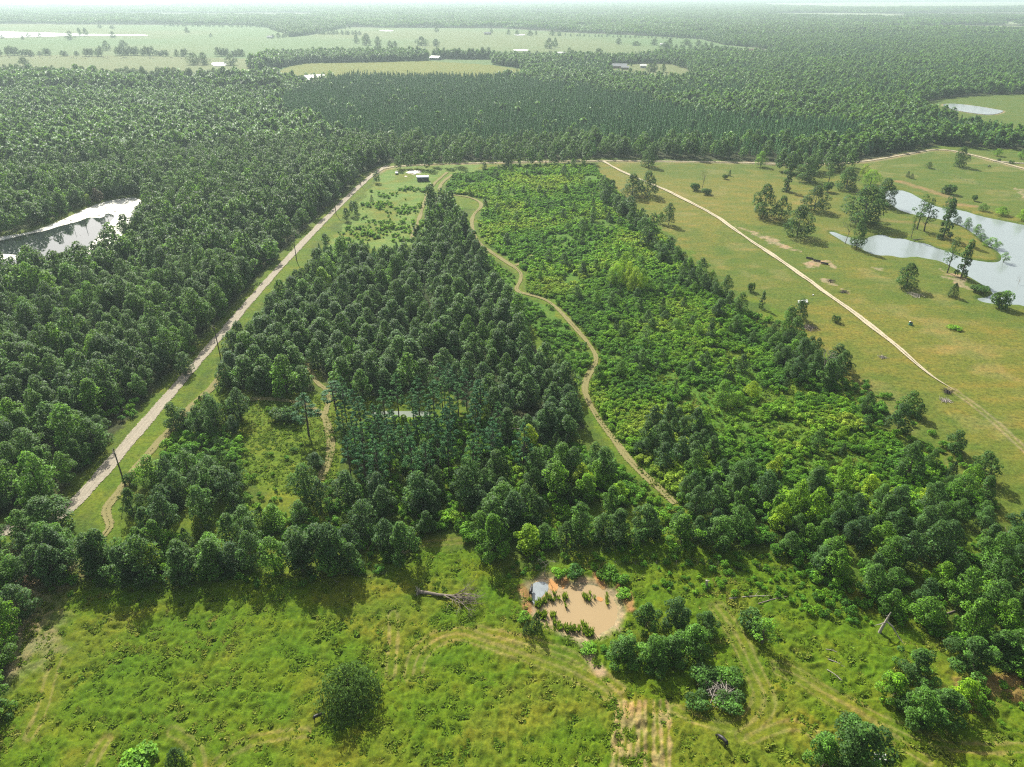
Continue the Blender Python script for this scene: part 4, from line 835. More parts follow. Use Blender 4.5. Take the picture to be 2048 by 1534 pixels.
gather(W_M, 5.6, (.45, .95), 'broad', .3, .5, 'mixed', 19, keep=.54, excl=[W_P, P_MID])
gather(W_M, 9., (.6, 1.15), 'cedar', .35, .4, 'mixedc', 23, keep=.5)
gather(W_P, 6.5, (.4, .8), 'broad', .4, .5, 'mixed', 30, keep=.5)
gather(W_P, 5.6, (.62, .92), 'pine', .35, .25, 'pines', 29, keep=.85)
gather(PG([(930, 930), (1060, 890), (1170, 915), (1260, 965), (1330, 1025), (1330, 1075), (1130, 1088), (1000, 1102), (950, 1060)]), 6.5, (.35, .75), 'broad', .4, .5, 'mixed', 27, keep=.5)
gather(W_R, 5.6, (.5, .85), 'broad', .34, .5, 'thicket', 31, keep=.82)
gather(W_F, 5.6, (.38, .95), 'broad', .28, .4, 'fence', 37, keep=.52)
gather(W_Y, 4.6, (.45, .8), 'young', .15, .15, 'greythicket', 41, keep=.7)
gather(SHRUB, 8.5, (.22, .6), 'broad', .3, .6, 'shrubland', 43, keep=.42)
gather(PG([(60, 1125), (400, 1120), (770, 1110), (770, 1138), (400, 1162), (60, 1172)]), 4.9, (.75, 1.15), 'broad', .38, .5, 'edge', 47)
gather(PG([(950, 1070), (1330, 1052), (1335, 1084), (950, 1110)]), 6, (.5, .85), 'broad', .38, .4, 'edge', 48, keep=.62)
gather(PG([(1340, 1060), (1560, 1060), (1560, 1085), (1340, 1088)]), 6, (.5, .7), 'broad', .3, .3, 'edge', 49)
gather(PG([(775, 331), (1000, 326), (1185, 321), (1185, 330), (1000, 335), (775, 342)]), 8.5, (.8, 1.3), 'broad', .2, .2, 'yardedge', 53, keep=.62, roads=2.6)
gather(PG([(690, 440), (740, 380), (760, 350), (770, 350), (755, 385), (700, 450), (660, 500), (650, 495)]), 8, (.5, .9), 'broad', .2, .2, 'yardedge', 54, keep=.55, roads=3)
gather(PG([(1540, 345), (1570, 335), (1700, 328), (1710, 345), (1640, 350), (1580, 350)]), 9, (.9, 1.3), 'broad', .12, .1, 'pastureedge', 55, roads=2)
gather(PG([(640, 500), (700, 490), (800, 500), (800, 540), (700, 535), (620, 540)]), 3.4, (.7, 1.3), 'ypine', .55, .3, 'youngpines', 57, keep=.55)
gather(SHRUB, 16, (.4, 1.), 'cedar', .15, .2, 'shrubcedar', 59, keep=.45)
gather(PG([(740, 382), (860, 372), (845, 470), (820, 490), (760, 500), (700, 500), (640, 520), (655, 490), (700, 440)]), 12, (.3, .75), 'cedar', .3, .3, 'yardcedar', 61, keep=.34)
LAB = {'west': ('broadleaf tree in the closed wood left of the gravel road', 'trees of the wood left of the gravel road'),
 'low': ('broadleaf tree in the strip of wood along the left edge of the near meadow', 'trees along the left edge of the near meadow'),
 'young': ('dark cone shaped young oak in the dense plantation beside the long trail', 'young oaks of the central plantation'),
 'mixed': ('broadleaf tree in the open mixed wood below the central plantation', 'trees of the lower mixed wood'), 'mixedc': ('dark cedar among the broadleaf trees of the lower mixed wood', 'cedars of the lower mixed wood'),
 'pines': ('tall bare stemmed pine in the pine stand round the small pond', 'pines round the small pond'), 'thicket': ('vine hung tree in the thicket at the lower right corner of the tract', 'trees of the lower right thicket'),
 'fence': ('tree in the ragged fence row along the pasture', 'trees of the fence row along the pasture'), 'greythicket': ('grey green tree in the small thicket beside the long trail', 'trees of the small thicket by the long trail'),
 'shrubland': ('small tree poking up through the bright shrubland', 'small trees in the shrubland'), 'edge': ('tree in the row that shades the near meadow edge', 'trees of the row along the near meadow'),
 'yardedge': ('tree at the rim of the mown yard by the county road', 'trees round the mown yard'), 'pastureedge': ('tree in front of the dark wood at the top of the pasture', 'trees at the top of the pasture'),
 'youngpines': ('knee to head high young pine in the strip above the central plantation', 'young pines above the central plantation'), 'shrubcedar': ('small dark cedar dotted in the bright shrubland', 'cedars in the shrubland'), 'yardcedar': ('small cedar in the rough grass below the metal shed', 'cedars below the metal shed')}
arr = ALLTREES
SUB = {'west': [(lambda x, y: dist(P_LEFT, x, y, True, 60) < 28, 'close round the left pond'), (lambda x, y: dist(ROAD, x, y, reach=60) < 13, 'on the very verge of the gravel road'), (lambda x, y: x < -125, 'far out in the wood near the left frame edge'), (lambda x, y: y > 230, 'in the upper wood left of the gravel road'), (None, 'in the lower wood left of the gravel road')],
 'young': [(lambda x, y: dist(TRAIL, x, y, reach=60) < 14, 'at the long trail edge of the plantation'), (lambda x, y: dist(TRAIL4, x, y, reach=60) < 22, 'on the clearing edge of the plantation'), (lambda x, y: x < -62, 'on the gravel road side of the plantation'), (lambda x, y: y > 230, 'in the upper plantation'), (None, 'deep in the lower plantation')],
 'mixed': [(lambda x, y: y < 122, 'near the meadow side of the mixed wood'), (lambda x, y: x < -70, 'at the gravel road end of the mixed wood'), (lambda x, y: x > 0, 'at the muddy pond end of the mixed wood'), (None, 'in the middle of the mixed wood')],
 'mixedc': [(lambda x, y: y < 125, 'near the meadow side of the mixed wood'), (lambda x, y: x < -60, 'at the gravel road end of the mixed wood'), (None, 'in the middle of the mixed wood')],
 'thicket': [(lambda x, y: x > 110, 'at the pasture end of the lower right thicket'), (lambda x, y: y < 118, 'on the near side of the lower right thicket'), (None, 'inside the lower right thicket')],
 'fence': [(lambda x, y: y > 260, 'in the upper fence row beside the pasture'), (lambda x, y: y > 185, 'in the middle fence row beside the pasture'), (None, 'in the lower fence row beside the pasture')],
 'pines': [(lambda x, y: dist(P_MID, x, y, True, 60) < 14, 'standing right by the small pond'), (lambda x, y: x < -40, 'on the clearing side of the pine stand'), (None, 'in the pine stand below the small pond')]}
SUB['edge'] = [(lambda x, y: x < -60, 'in the meadow edge row left of the uprooted tree'), (lambda x, y: x < -18, 'in the meadow edge row above the big lone cedar'), (lambda x, y: x < 18, 'in the meadow edge row above the muddy pond'), (None, 'in the meadow edge row right of the muddy pond')]
SUB['low'] = [(lambda x, y: y > 108, 'at the top of the wood strip left of the meadow'), (None, 'at the bottom of the wood strip left of the meadow')]
SUB['shrubland'] = [(lambda x, y: y > 300, 'in the far shrubland'), (lambda x, y: y > 200, 'in the middle shrubland'), (None, 'in the near shrubland')]
def shrub_label(x, y, s_, t_):
    f = lambda L, c=False: float(dist(L, np.array([x]), np.array([y]), c, 80)[0])
    if f(P_BROWN, True) < 10: w = 'on the ground round the muddy pond'
    elif f(FORE[4]) < 9 or f(FORE[6]) < 8: w = 'beside the mown double track'
    elif x > 95: w = 'at the right edge near the clay gully'
    elif x > 35: w = 'in the rough grass below the lower right thicket'
    elif x > 5: w = 'under the trees above the muddy pond'
    elif x > -30: w = 'by the grassy lane into the mixed wood'
    elif x > -70: w = 'along the shaded meadow edge'
    else: w = 'near the left end of the meadow edge'
    return '%s %s shrub %s' % ('low' if s_ < .75 else 'big' if s_ > 1.0 else 'middling', 'dark' if t_ < .3 else 'green' if t_ < .55 else 'yellow green', w)
KW = {'broad': 'leafy tree', 'young': 'cone shaped young oak', 'pine': 'bare stemmed pine', 'cedar': 'pointed cedar', 'ypine': 'young pine'}
def rich(q):
    x, y, s_, k, t_, z = q
    if z not in SUB: return LAB[z][0]
    for f, w in SUB[z]:
        if f is None or bool(np.all(f(np.array([x]), np.array([y])))): break
    mid = {'young': (.95, 1.25), 'pine': (.7, .84), 'cedar': (.7, .98)}.get(k, (.62, .85) if z != 'west' else (.92, 1.06))
    size = 'small' if s_ < mid[0] else 'tall' if s_ > mid[1] else 'middling'
    hue = ('very dark' if t_ < .08 else 'dark green' if t_ < .2 else 'mid green' if t_ < .34 else 'light green' if t_ < .5 else 'yellow green')
    return '%s %s %s %s' % (size, hue, KW[k], w)
bykind = {}
for i, q in enumerate(arr): bykind.setdefault(q[3], []).append(i)
QUOTA = {'broad': 205, 'young': 130, 'pine': 90, 'cedar': 120, 'ypine': 60}
left_over = {}
for k, ids in bykind.items():
    X = np.array([arr[i][0] for i in ids]); Y = np.array([arr[i][1] for i in ids]); s = np.array([arr[i][2] for i in ids])
    x, y, z = to_px(X, Y, 5.); vis = (x > -5) & (x < 2053) & (y > 0) & (y < 1545); size = s * BASEH[k] / z * vis
    order = np.argsort(-size); take = set(order[:QUOTA.get(k, 50)].tolist())
    for n_, i in enumerate(ids):
        X_, Y_, q, kk, w_, zn = arr[i]
        if n_ in take: plant(kk, X_, Y_, BASEH[k] * q * rng.uniform(.86, 1.12) * (.88 if kk == 'young' else 1), BASEW[k] * q, w_, rich(arr[i]), LAB[zn][1])
        else: left_over.setdefault(k, []).append(arr[i])
def pack(L): return tuple(np.array([q[c] for q in L], float) for c in (0, 1, 2, 4))
X, Y, S_, Tn = pack(left_over['broad'] + left_over['young'] )
isy = np.array([q[3] == 'young' for q in left_over['broad'] + left_over['young']])
rr_ = np.hypot(X, Y); nearm = rr_ < 330
idn = np.where(isy, 7 + rng.integers(0, 4, len(X)), rng.integers(0, 7, len(X)))
wood = scatter('woodland', X[nearm], Y[nearm], S_[nearm], Tn[nearm], idn[nearm], P_BR)
tag(wood, 'closed green broadleaf wood filling the tract and the land left of the gravel road', 'woodland')
idm = np.where(isy, 6 + rng.integers(0, 3, len(X)), rng.integers(0, 6, len(X))); m_ = ~nearm
# the big wood to the north: broadleaf with a pine plantation inside
XN, YN = grid(Z_N, 6.8, seed=71); ok = in_frame(XN, YN, 60) & clear_of(XN, YN, False)
for E in [BIGM, HOME, HOME2, FAR_R] + SLIVER: ok &= ~(inside(E, XN, YN) & ~np.any([inside(B_, XN, YN) for B_ in BELTS], axis=0))
ok &= YN < 2300; XN, YN = XN[ok], YN[ok]; RN = np.hypot(XN, YN)
PLANT = PG([(590, 185), (700, 160), (1000, 165), (1120, 175), (1260, 200), (1420, 240), (1700, 262), (1760, 288), (1600, 296), (1450, 290), (1200, 292), (1000, 298), (850, 290), (700, 280), (600, 260), (540, 210)])
inpl = inside(PLANT, XN + (fbm(XN, YN, 50, 5, 2) - .5) * 60, YN + (fbm(XN, YN, 50, 6, 2) - .5) * 60)
xp_, yp_, _z = to_px(XN, YN); fbp = fbm(XN, YN, 60, 77, 3)
pinep = inpl & (rng.uniform(0, 1, len(XN)) < .93) | (rng.uniform(0, 1, len(XN)) < .12) & (xp_ > 600) | (fbp > .6) & (xp_ > 1100) & (rng.uniform(0, 1, len(XN)) < .6)
sN = (.62 + .75 * rng.beta(2, 2.5, len(XN))) * np.where((xp_ < 560) & (yp_ < 188), 1.45, 1.) * (.85 + .3 * fbm(XN, YN, 60, 79, 2)); tN = np.clip(.22 + (fbm(XN, YN, 45, 83, 3) - .5) * .5 + rng.normal(size=len(XN)) * .08, 0, 1)
brN = ~pinep; lod = RN < 620
Xm = np.concatenate([X[m_], XN[brN & lod]]); Ym = np.concatenate([Y[m_], YN[brN & lod]]); Sm = np.concatenate([S_[m_], sN[brN & lod]]); Tm = np.concatenate([Tn[m_], tN[brN & lod]]); Im = np.concatenate([idm[m_], rng.integers(0, 6, int((brN & lod).sum()))])
tag(scatter('farther_woodland', Xm, Ym, Sm, Tm, Im, P_MB), 'broadleaf wood beyond the county road and the left pond', 'woodland')
q = brN & ~lod; tag(scatter('distant_woodland', XN[q], YN[q], sN[q] * 1.05, tN[q], rng.integers(0, 5, int(q.sum())), P_FB, Z=np.zeros(int(q.sum()))), 'hazy broadleaf wood stretching back from the county road', 'woodland')
XP, YP = grid(PLANT, 4.8, seed=91, jit=.9); okp = in_frame(XP, YP, 60) & inside(PLANT, XP + (fbm(XP, YP, 50, 5, 2) - .5) * 60, YP + (fbm(XP, YP, 50, 6, 2) - .5) * 60); XP, YP = XP[okp], YP[okp]
q = pinep & ~inpl; XP = np.concatenate([XP, XN[q]]); YP = np.concatenate([YP, YN[q]]); RP = np.hypot(XP, YP); tp = np.clip(.25 + (fbm(XP, YP, 60, 95, 3) - .5) * .5, 0, 1); sp_ = rng.uniform(.75, 1.1, len(XP))
tag(scatter('pine_plantation', XP, YP, sp_, tp, rng.integers(0, 4, len(XP)), P_MP, Z=np.zeros(len(XP))), 'dark even pine plantation behind the county road', 'pine plantation')
for k, pc, lab in (('pine', P_PN, 'pines'), ):
    if left_over.get(k):
        X, Y, S2, T2 = pack(left_over[k]); tag(scatter('pine_wood', X, Y, S2, T2, rng.integers(0, 4, len(X)), pc), 'tall pines standing round the small pond', 'pine wood')
if left_over.get('cedar') or left_over.get('ypine'):
    L = left_over.get('cedar', []) + left_over.get('ypine', []); X, Y, S2, T2 = pack(L)
    pc = protocol('proto_cedar', [joined(p, 'c') for p in NEAR['cedar'] + NEAR['ypine']]); idx = np.array([rng.integers(0, 3) + (3 if q_[3] == 'ypine' else 0) for q_ in L])
    tag(scatter('evergreen_saplings', X, Y, S2, T2, idx, pc), 'small evergreens dotted through rough grass and brush', 'evergreens')
# far country: canopy patches out to the horizon
XQ, YQ = [], []
rg = RG(99)
for i in np.arange(-9500, 9500, 78.):
    for j in np.arange(2260, 15500, 78.): XQ.append(i); YQ.append(j)
XQ = np.array(XQ); YQ = np.array(YQ); XQ = XQ + rg.uniform(-6, 6, len(XQ)); YQ = YQ + rg.uniform(-6, 6, len(YQ))
ok = in_frame(XQ, YQ, 60)
for dx, dy in ((0, 0), (40, 0), (-40, 0), (0, 40), (0, -40)):
    for E in [BIGM] + FARFIELDS: ok &= ~inside(E, XQ + dx, YQ + dy)
fm = fbm(XQ * .5, YQ, 900, 101, 3); xq, yq, _ = to_px(XQ, YQ); ok &= (fm < .60) | (YQ < 4200)
XQ, YQ = XQ[ok], YQ[ok]; n = len(XQ)
tag(scatter('far_forest', XQ, YQ, np.ones(n), np.clip(.22 + (fbm(XQ, YQ, 300, 103, 3) - .5) * .7, 0, 1), rg.integers(0, 4, n), P_PT, Z=np.zeros(n), zs=rg.uniform(.75, 1.3, n)), 'forest reaching to the hazy horizon', 'forest')
# belts inside the far meadows
XB, YB = [], []
for B_ in BELTS:
    x, y = grid(B_, 8.5, seed=111); k = in_frame(x, y) & (dist(PG([(0, 0), (1, 1)]), x, y) > 0); XB.append(x); YB.append(y)
XB = np.concatenate(XB); YB = np.concatenate(YB); k = inside(BIGM, XB, YB); XB, YB = XB[k], YB[k]; n = len(XB)
tag(scatter('tree_belt', XB, YB, rng.uniform(.95, 1.5, n), np.clip(rng.normal(.12, .06, n), 0, 1), rng.integers(0, 5, n), P_FB, Z=np.zeros(n)), 'dark belts of trees between the far meadows', 'tree belt')

# brush of the shrubland
def brush(P, d_, sc, tint, tv, keep, seed):
    X, Y = grid(P, d_, seed=seed, jit=1.); ok = in_frame(X, Y) & clear_of(X, Y, False, 4., 1.7); X, Y = X[ok], Y[ok]; rg = RG(seed + 1)
    k = fbm(X, Y, 13, seed, 3) + rg.uniform(-.15, .15, len(X)) < keep; X, Y = X[k], Y[k]
    return X, Y, rg.uniform(*sc, len(X)) * (.35 + 1.3 * fbm(X, Y, 7, seed + 5, 3)), np.clip(tint + (fbm(X, Y, 22, seed + 7, 3) - .5) * tv + rg.normal(size=len(X)) * .08, 0, 1)
YARD_LOW = PG([(740, 382), (860, 372), (845, 470), (820, 490), (760, 500), (700, 500), (640, 520), (655, 490), (700, 440)])
parts_ = [brush(SHRUB, 1.55, (.5, 1.05), .58, 1.4, .64, 201), brush(SHRUB2, 2., (.5, 1.), .45, .7, .55, 203), brush(YARD_LOW, 2.4, (.3, 1.), .5, .6, .42, 205), brush(W_F, 2.4, (.5, 1.1), .4, .8, .6, 207), brush(W_R, 2.2, (.5, 1.2), .35, .8, .62, 209), brush(W_M, 2.2, (.4, 1.2), .45, .9, .58, 211), brush(PG([(930, 900), (1060, 870), (1170, 895), (1250, 940), (1330, 1010), (1330, 1080), (1130, 1095), (1000, 1110), (940, 1070)]), 1.9, (.4, 1.2), .55, .8, .58, 229), brush(CLEAR, 5, (.3, .8), .35, .6, .42, 213),
          brush(PG([(1000, 1120), (1340, 1090), (1560, 1110), (1700, 1190), (1850, 1250), (1750, 1270), (1600, 1230), (1450, 1200), (1300, 1180), (1250, 1150), (1060, 1150), (1010, 1170)]), 2.3, (.3, .8), .5, .9, .55, 215), brush(PG([(1850, 1250), (2048, 1320), (2150, 1400), (2150, 1480), (1980, 1460), (1930, 1400), (1860, 1320)]), 2.1, (.3, .8), .45, .8, .55, 217),
          brush(PG([(100, 1160), (770, 1140), (770, 1165), (100, 1195)]), 3., (.3, .6), .35, .6, .5, 219), brush(W_W, 4.2, (.6, 1.3), .3, .7, .5, 221), brush(PG([(1200, 1300), (1430, 1290), (1420, 1330), (1250, 1350)]), 2, (.4, .7), .35, .5, .6, 223)]
X, Y, S2, T2 = [np.concatenate([p[i] for p in parts_]) for i in range(4)]
rb = np.hypot(X, Y); nb2 = rb < 300; k = nb2
sizes = S2 / rb * in_frame(X, Y, 0, 0); order = np.argsort(-sizes * (T2 > .0)); pick = order[:150]
ind = np.zeros(len(X), bool); ind[pick] = True
for i in pick: plant('shrub', X[i], Y[i], 2.1 * S2[i], 3.3 * S2[i], T2[i], shrub_label(X[i], Y[i], S2[i], T2[i]) if Y[i] < 150 else 'bushy shrub in the bright shrubland', 'shrubs of the rough cover' if Y[i] < 150 else 'shrubs of the shrubland')
k = nb2 & ~ind; tag(scatter('brush', X[k], Y[k], S2[k], T2[k], rng.integers(0, 5, int(k.sum())), P_SH), 'knee to head high green brush covering the open tract', 'brush')
k = ~nb2; tag(scatter('farther_brush', X[k], Y[k], S2[k], T2[k], rng.integers(0, 4, int(k.sum())), P_SM), 'low green brush covering the far end of the tract', 'brush')

# grass tufts of the near meadow and the pasture
def tufts(P, d_, sc, tint, keep, seed, far):
    X, Y = grid(P, d_, seed=seed, jit=1.); ok = in_frame(X, Y, 20, 30) & (np.hypot(X, Y) < far)
    for Q in DEEP: ok &= ~inside(grow(Q, 1.5), X, Y)
    X, Y = X[ok], Y[ok]; k = fbm(X, Y, 2.2, seed, 2) < keep
    for L in FORE: k &= dist(L, X, Y, reach=4) > .7
    X, Y = X[k], Y[k]; rg = RG(seed + 3); return X, Y, rg.uniform(*sc, len(X)) * (.5 + fbm(X, Y, 3, seed + 4, 2)), np.clip(tint + (fbm(X, Y, 11, seed + 6, 3) - .5) * 1.1 + rg.normal(size=len(X)) * .12, 0, 1)
pr_ = [tufts(MEADOW, .85, (.6, 1.3), .5, .5, 301, 175), tufts(CLEAR, 1.1, (.7, 1.3), .45, .7, 303, 240), tufts(SHRUB, 1.7, (.9, 1.8), .35, .8, 305, 260)]
X, Y, S2, T2 = [np.concatenate([p[i] for p in pr_]) for i in range(4)]
tag(scatter('meadow_grass', X, Y, S2, T2, rng.integers(0, 5, len(X)), P_TU, Z=relief(X, Y) + .02), 'tufted green grass of the near meadow', 'grass')
# reeds in the muddy pond
X, Y = [], []
rg = RG(77)
for c in [(1078, 1205, 18, 18), (1100, 1195, 20, 10), (1132, 1193, 12, 5), (1082, 1228, 14, 12), (1122, 1252, 22, 16), (1148, 1258, 16, 14), (1178, 1262, 10, 12), (1175, 1192, 14, 9), (1105, 1230, 8, 5), (1215, 1200, 8, 4), (1165, 1250, 10, 6)]:
    for _ in range(c[3]): p = G(c[0] + rg.normal() * c[2] * .5, c[1] + rg.normal() * 5); X.append(p[0]); Y.append(p[1])
P_RE = protocol('proto_reed', [tuft(RG(560 + i), H=1.1, Rd=.4, n=20, w=.08) for i in range(3)])
tag(scatter('reeds', np.array(X), np.array(Y), rg.uniform(.7, 1.3, len(X)), np.clip(rg.normal(.15, .15, len(X)), 0, 1), rg.integers(0, 3, len(X)), P_RE, Z=np.full(len(X), -.45)), 'clumps of dark reeds standing in the muddy pond', 'reeds')
# ------------------------------------------------------------------ buildings, vehicles, animals and small things
def place(e, x, y, z=0.): p = G(x, y); e.location = (p[0], p[1], hz(p[0], p[1]) + z); return e
M_STEEL = simple('galvanised_steel', (.62, .66, .66), .35, .6, var=.08); M_DARKST = simple('dark_steel_wall', (.045, .05, .065), .5, .2, var=.15)
M_WHITE = simple('white_paint', (.78, .78, .75), .45, var=.05); M_ROOFG = simple('grey_shingles', (.22, .23, .24), .9, var=.2); M_ROOFR = simple('brown_shingles', (.20, .12, .09), .9, var=.2)
M_WALLW = simple('pale_siding', (.58, .56, .50), .7, var=.08); M_WALLB = simple('brick_wall', (.26, .15, .10), .85, var=.25); M_TIN = simple('tin_roof', (.66, .67, .62), .4, .3, var=.08)
M_GLASS = simple('dark_glass', (.02, .025, .03), .08, var=.1, spec=.8); M_RUB = simple('tyre_rubber', (.02, .02, .02), .8); M_BLACK = simple('black_hide', (.012, .011, .010), .55, var=.3, scale=4)
M_CONC = simple('concrete', (.62, .56, .50), .85, var=.12, scale=.8); M_CLAYPIPE = simple('grey_pipe', (.50, .50, .47), .6, var=.15); M_POLE = simple('creosote_pole', (.07, .05, .04), .85, var=.3, scale=3)
M_WIRE = simple('wire', (.05, .05, .05), .5, .5); M_TEAL = simple('faded_green_plastic', (.04, .20, .14), .5, var=.25); M_RUST = simple('rusty_steel', (.13, .075, .05), .8, .3, var=.3); M_POST = simple('grey_fence_post', (.20, .18, .15), .9, var=.25)
M_WOODPILE = simple('burnt_wood', (.05, .04, .035), .9, var=.4)

def shed():
    e = empty('metal_shed', (0, 0, 0)); L, W, H = 7.6, 3.6, 2.5
    mb = MB(); mb.box((0, -W / 2, H / 2), (L, .06, H)); mb.box((0, W / 2, H / 2), (L, .06, H)); mb.box((L / 2, 0, H / 2 + .25), (.06, W - .1, H + .5)); mb.build('wall', M_DARKST, e)
    mb = MB()                                            # barrel roof with ribs
    prof = [(-W / 2 - .15, H - .12), (-W / 2 + .1, H + .35), (-W / 4, H + .8), (0, H + .98), (W / 4, H + .8), (W / 2 - .1, H + .35), (W / 2 + .15, H - .12)]
    n = 34; xs = [-L / 2 - .15 + i * (L + .3) / n for i in range(n + 1)]
    v = [(x, y, z + (.035 if i % 2 else 0)) for i, x in enumerate(xs) for y, z in prof] + [(x, y * .97, z - .07) for i, x in enumerate(xs) for y, z in prof]
    k = len(prof); o_ = (n + 1) * k; f = [(i * k + j, (i + 1) * k + j, (i + 1) * k + j + 1, i * k + j + 1) for i in range(n) for j in range(k - 1)]; f += [tuple(q + o_ for q in g[::-1]) for g in f]
    f += [(j, j + 1, j + 1 + o_, j + o_) for j in range(k - 1)] + [(n * k + j, n * k + j + o_, n * k + j + 1 + o_, n * k + j + 1) for j in range(k - 1)]
    f += [(i * k, i * k + o_, (i + 1) * k + o_, (i + 1) * k) for i in range(n)] + [(i * k + k - 1, (i + 1) * k + k - 1, (i + 1) * k + k - 1 + o_, i * k + k - 1 + o_) for i in range(n)]
    mb.add(v, f); mb.build('roof', M_STEEL, e)
    mb = MB(); mb.box((-L / 2, -W / 2 + .7, H / 2), (.08, 1.3, H)); mb.box((-L / 2, W / 2 - .7, H / 2), (.08, 1.3, H)); mb.box((-L / 2, 0, H + .22), (.08, W - .2, .62)); mb.build('end_wall', M_DARKST, e)
    mb = MB(); mb.box((-L / 2 - .03, -W / 2 - .03, H / 2), (.12, .12, H)); mb.box((-L / 2 - .03, W / 2 + .03, H / 2), (.12, .12, H)); mb.build('corner_trim', M_STEEL, e)
    mb = MB(); mb.box((-L / 2 + .15, 0, 1.0), (.05, .75, 2.0)); mb.build('door', M_RUST, e)
    return tag(e, 'dark walled metal shed with a shiny barrel roof in the mown yard', 'shed')
s_ = place(shed(), 846, 362); s_.rotation_euler.z = .17

def wheel(mb, c, r=.38, w=.25, m=0): mb.tube([(c[0], c[1] - w / 2, c[2]), (c[0], c[1] + w / 2, c[2])], r, 14, m)
def truck():
    e = empty('pickup_truck', (0, 0, 0)); bm = bmesh.new()
    prof = [(-2.8, .55), (-2.8, 1.12), (-.75, 1.15), (-.55, 1.78), (.55, 1.8), (1.15, 1.2), (2.55, 1.08), (2.75, .85), (2.75, .5)]
    l = [bm.verts.new((x, -.95, z)) for x, z in prof]; r = [bm.verts.new((x, .95, z)) for x, z in prof]; n = len(prof)
    bm.faces.new(l[::-1]); bm.faces.new(r)
    for i in range(n): bm.faces.new((l[i], l[(i + 1) % n], r[(i + 1) % n], r[i]))
    for v in bm.verts:
        if v.co.z > 1.5: v.co.y *= .82
    bmesh.ops.bevel(bm, geom=[g for g in bm.edges], offset=.06, segments=2, affect='EDGES'); me = bpy.data.meshes.new('body'); bm.to_mesh(me); bm.free(); me.materials.append(M_WHITE); newobj('body', me, e)
    mb = MB(); mb.add([(.6, -.74, 1.72), (.6, .74, 1.72), (1.13, .86, 1.27), (1.13, -.86, 1.27)], [(0, 1, 2, 3)]); mb.v = [(x + .03, y, z + .05) for x, y, z in mb.v]; mb.build('windscreen', M_GLASS, e)
    mb = MB(); mb.add([(-.62, -.76, 1.7), (-.62, .76, 1.7), (-.75, .84, 1.28), (-.75, -.84, 1.28)], [(3, 2, 1, 0)]); mb.v = [(x - .06, y, z) for x, y, z in mb.v]; mb.build('rear_window', M_GLASS, e)
    for s in (-1, 1):
        mb = MB(); mb.add([(-.5, s * .93, 1.25), (.95, s * .96, 1.25), (.52, s * .84, 1.68), (-.42, s * .84, 1.68)], [(0, 1, 2, 3)]); mb.build('side_window', M_GLASS, e)
    mb = MB(); mb.box((-1.75, 0, 1.17), (1.85, 1.55, .05)); mb.build('cargo_bed', M_STEEL, e)
    mb = MB(); mb.box((-2.86, 0, .62), (.14, 1.8, .22)); mb.build('bumper', M_RUB, e)
    for x in (-1.75, 1.8):
        for s in (-1, 1): mb = MB(); wheel(mb, (x, s * .88, .38)); mb.build('wheel', M_RUB, e)
    for s in (-1, 1): mb = MB(); mb.box((2.74, s * .7, .85), (.08, .32, .16)); mb.build('headlight', M_GLASS, e)
    return tag(e, 'white pickup truck parked on the grass left of the concrete slab', 'truck')
s_ = place(truck(), 793.5, 348); s_.rotation_euler.z = R(100)
def slab(x0, y0, pts, label):
    P = PG(pts); me = bpy.data.meshes.new('concrete_slab'); bm = bmesh.new(); v = [bm.verts.new((p[0], p[1], .02)) for p in P]; f = bm.faces.new(v)
    if f.normal.z < 0: f.normal_flip()
    q = bmesh.ops.extrude_face_region(bm, geom=[f]); bmesh.ops.translate(bm, verts=[g for g in q['geom'] if isinstance(g, bmesh.types.BMVert)], vec=(0, 0, .22)); bmesh.ops.recalc_face_normals(bm, faces=bm.faces)
    for v in bm.verts: v.co.z += hz(v.co.x, v.co.y)
    bm.to_mesh(me); bm.free(); me.materials.append(M_CONC); o = newobj('concrete_slab', me); tag(o, label, 'slab')
slab(0, 0, [(811, 345.5), (822, 341.5), (836, 341), (844, 344.5), (836, 346.5), (817, 348)], 'pale concrete house slab left bare in the mown yard')
slab(0, 0, [(825, 348.6), (831, 347.6), (833.5, 348.8), (828, 349.8)], 'small pale concrete step in front of the bare slab')
slab(0, 0, [(809, 353.2), (814, 352.8), (814.5, 354), (809.5, 354.4)], 'small square concrete pad alone between the truck and the shed')

def utility_pole(x, y, label, H=11.5, yaw=0.):
    e = empty('utility_pole', (0, 0, 0)); mb = MB(); mb.tube([(0, 0, -.5), (0, 0, H * .5), (0, 0, H)], [.21, .18, .13], 8); mb.build('pole', M_POLE, e)
    mb = MB(); mb.box((0, -.14, H - .9), (1.9, .1, .12)); mb.build('crossarm', M_POLE, e)
    for dx in (-.8, .8): mb = MB(); mb.tube([(dx, -.14, H - .84), (dx, -.14, H - .6)], [.06, .05], 6); mb.build('insulator', M_CLAYPIPE, e)
    mb = MB(); mb.tube([(0, 0, H), (0, 0, H + .25)], [.05, .04], 6); mb.build('insulator', M_CLAYPIPE, e)
    place(e, x, y); e.rotation_euler.z = yaw; return tag(e, label, 'utility pole', 'utility poles along the gravel road')
poles = [(251, 973, 'nearest utility pole leaning over the gravel road verge'), (440.5, 712, 'second utility pole up the gravel road'), (593.5, 522, 'third utility pole beside the gravel road'), (672, 428, 'fourth utility pole beside the gravel road'), (722, 372, 'farthest utility pole by the road corner')]
for x, y, lab in poles: utility_pole(x, y, lab, yaw=-.75)
PP = [G(x, y) for x, y, _ in poles]; PP = [PP[0] + (PP[0] - PP[1]) * 1.0] + PP
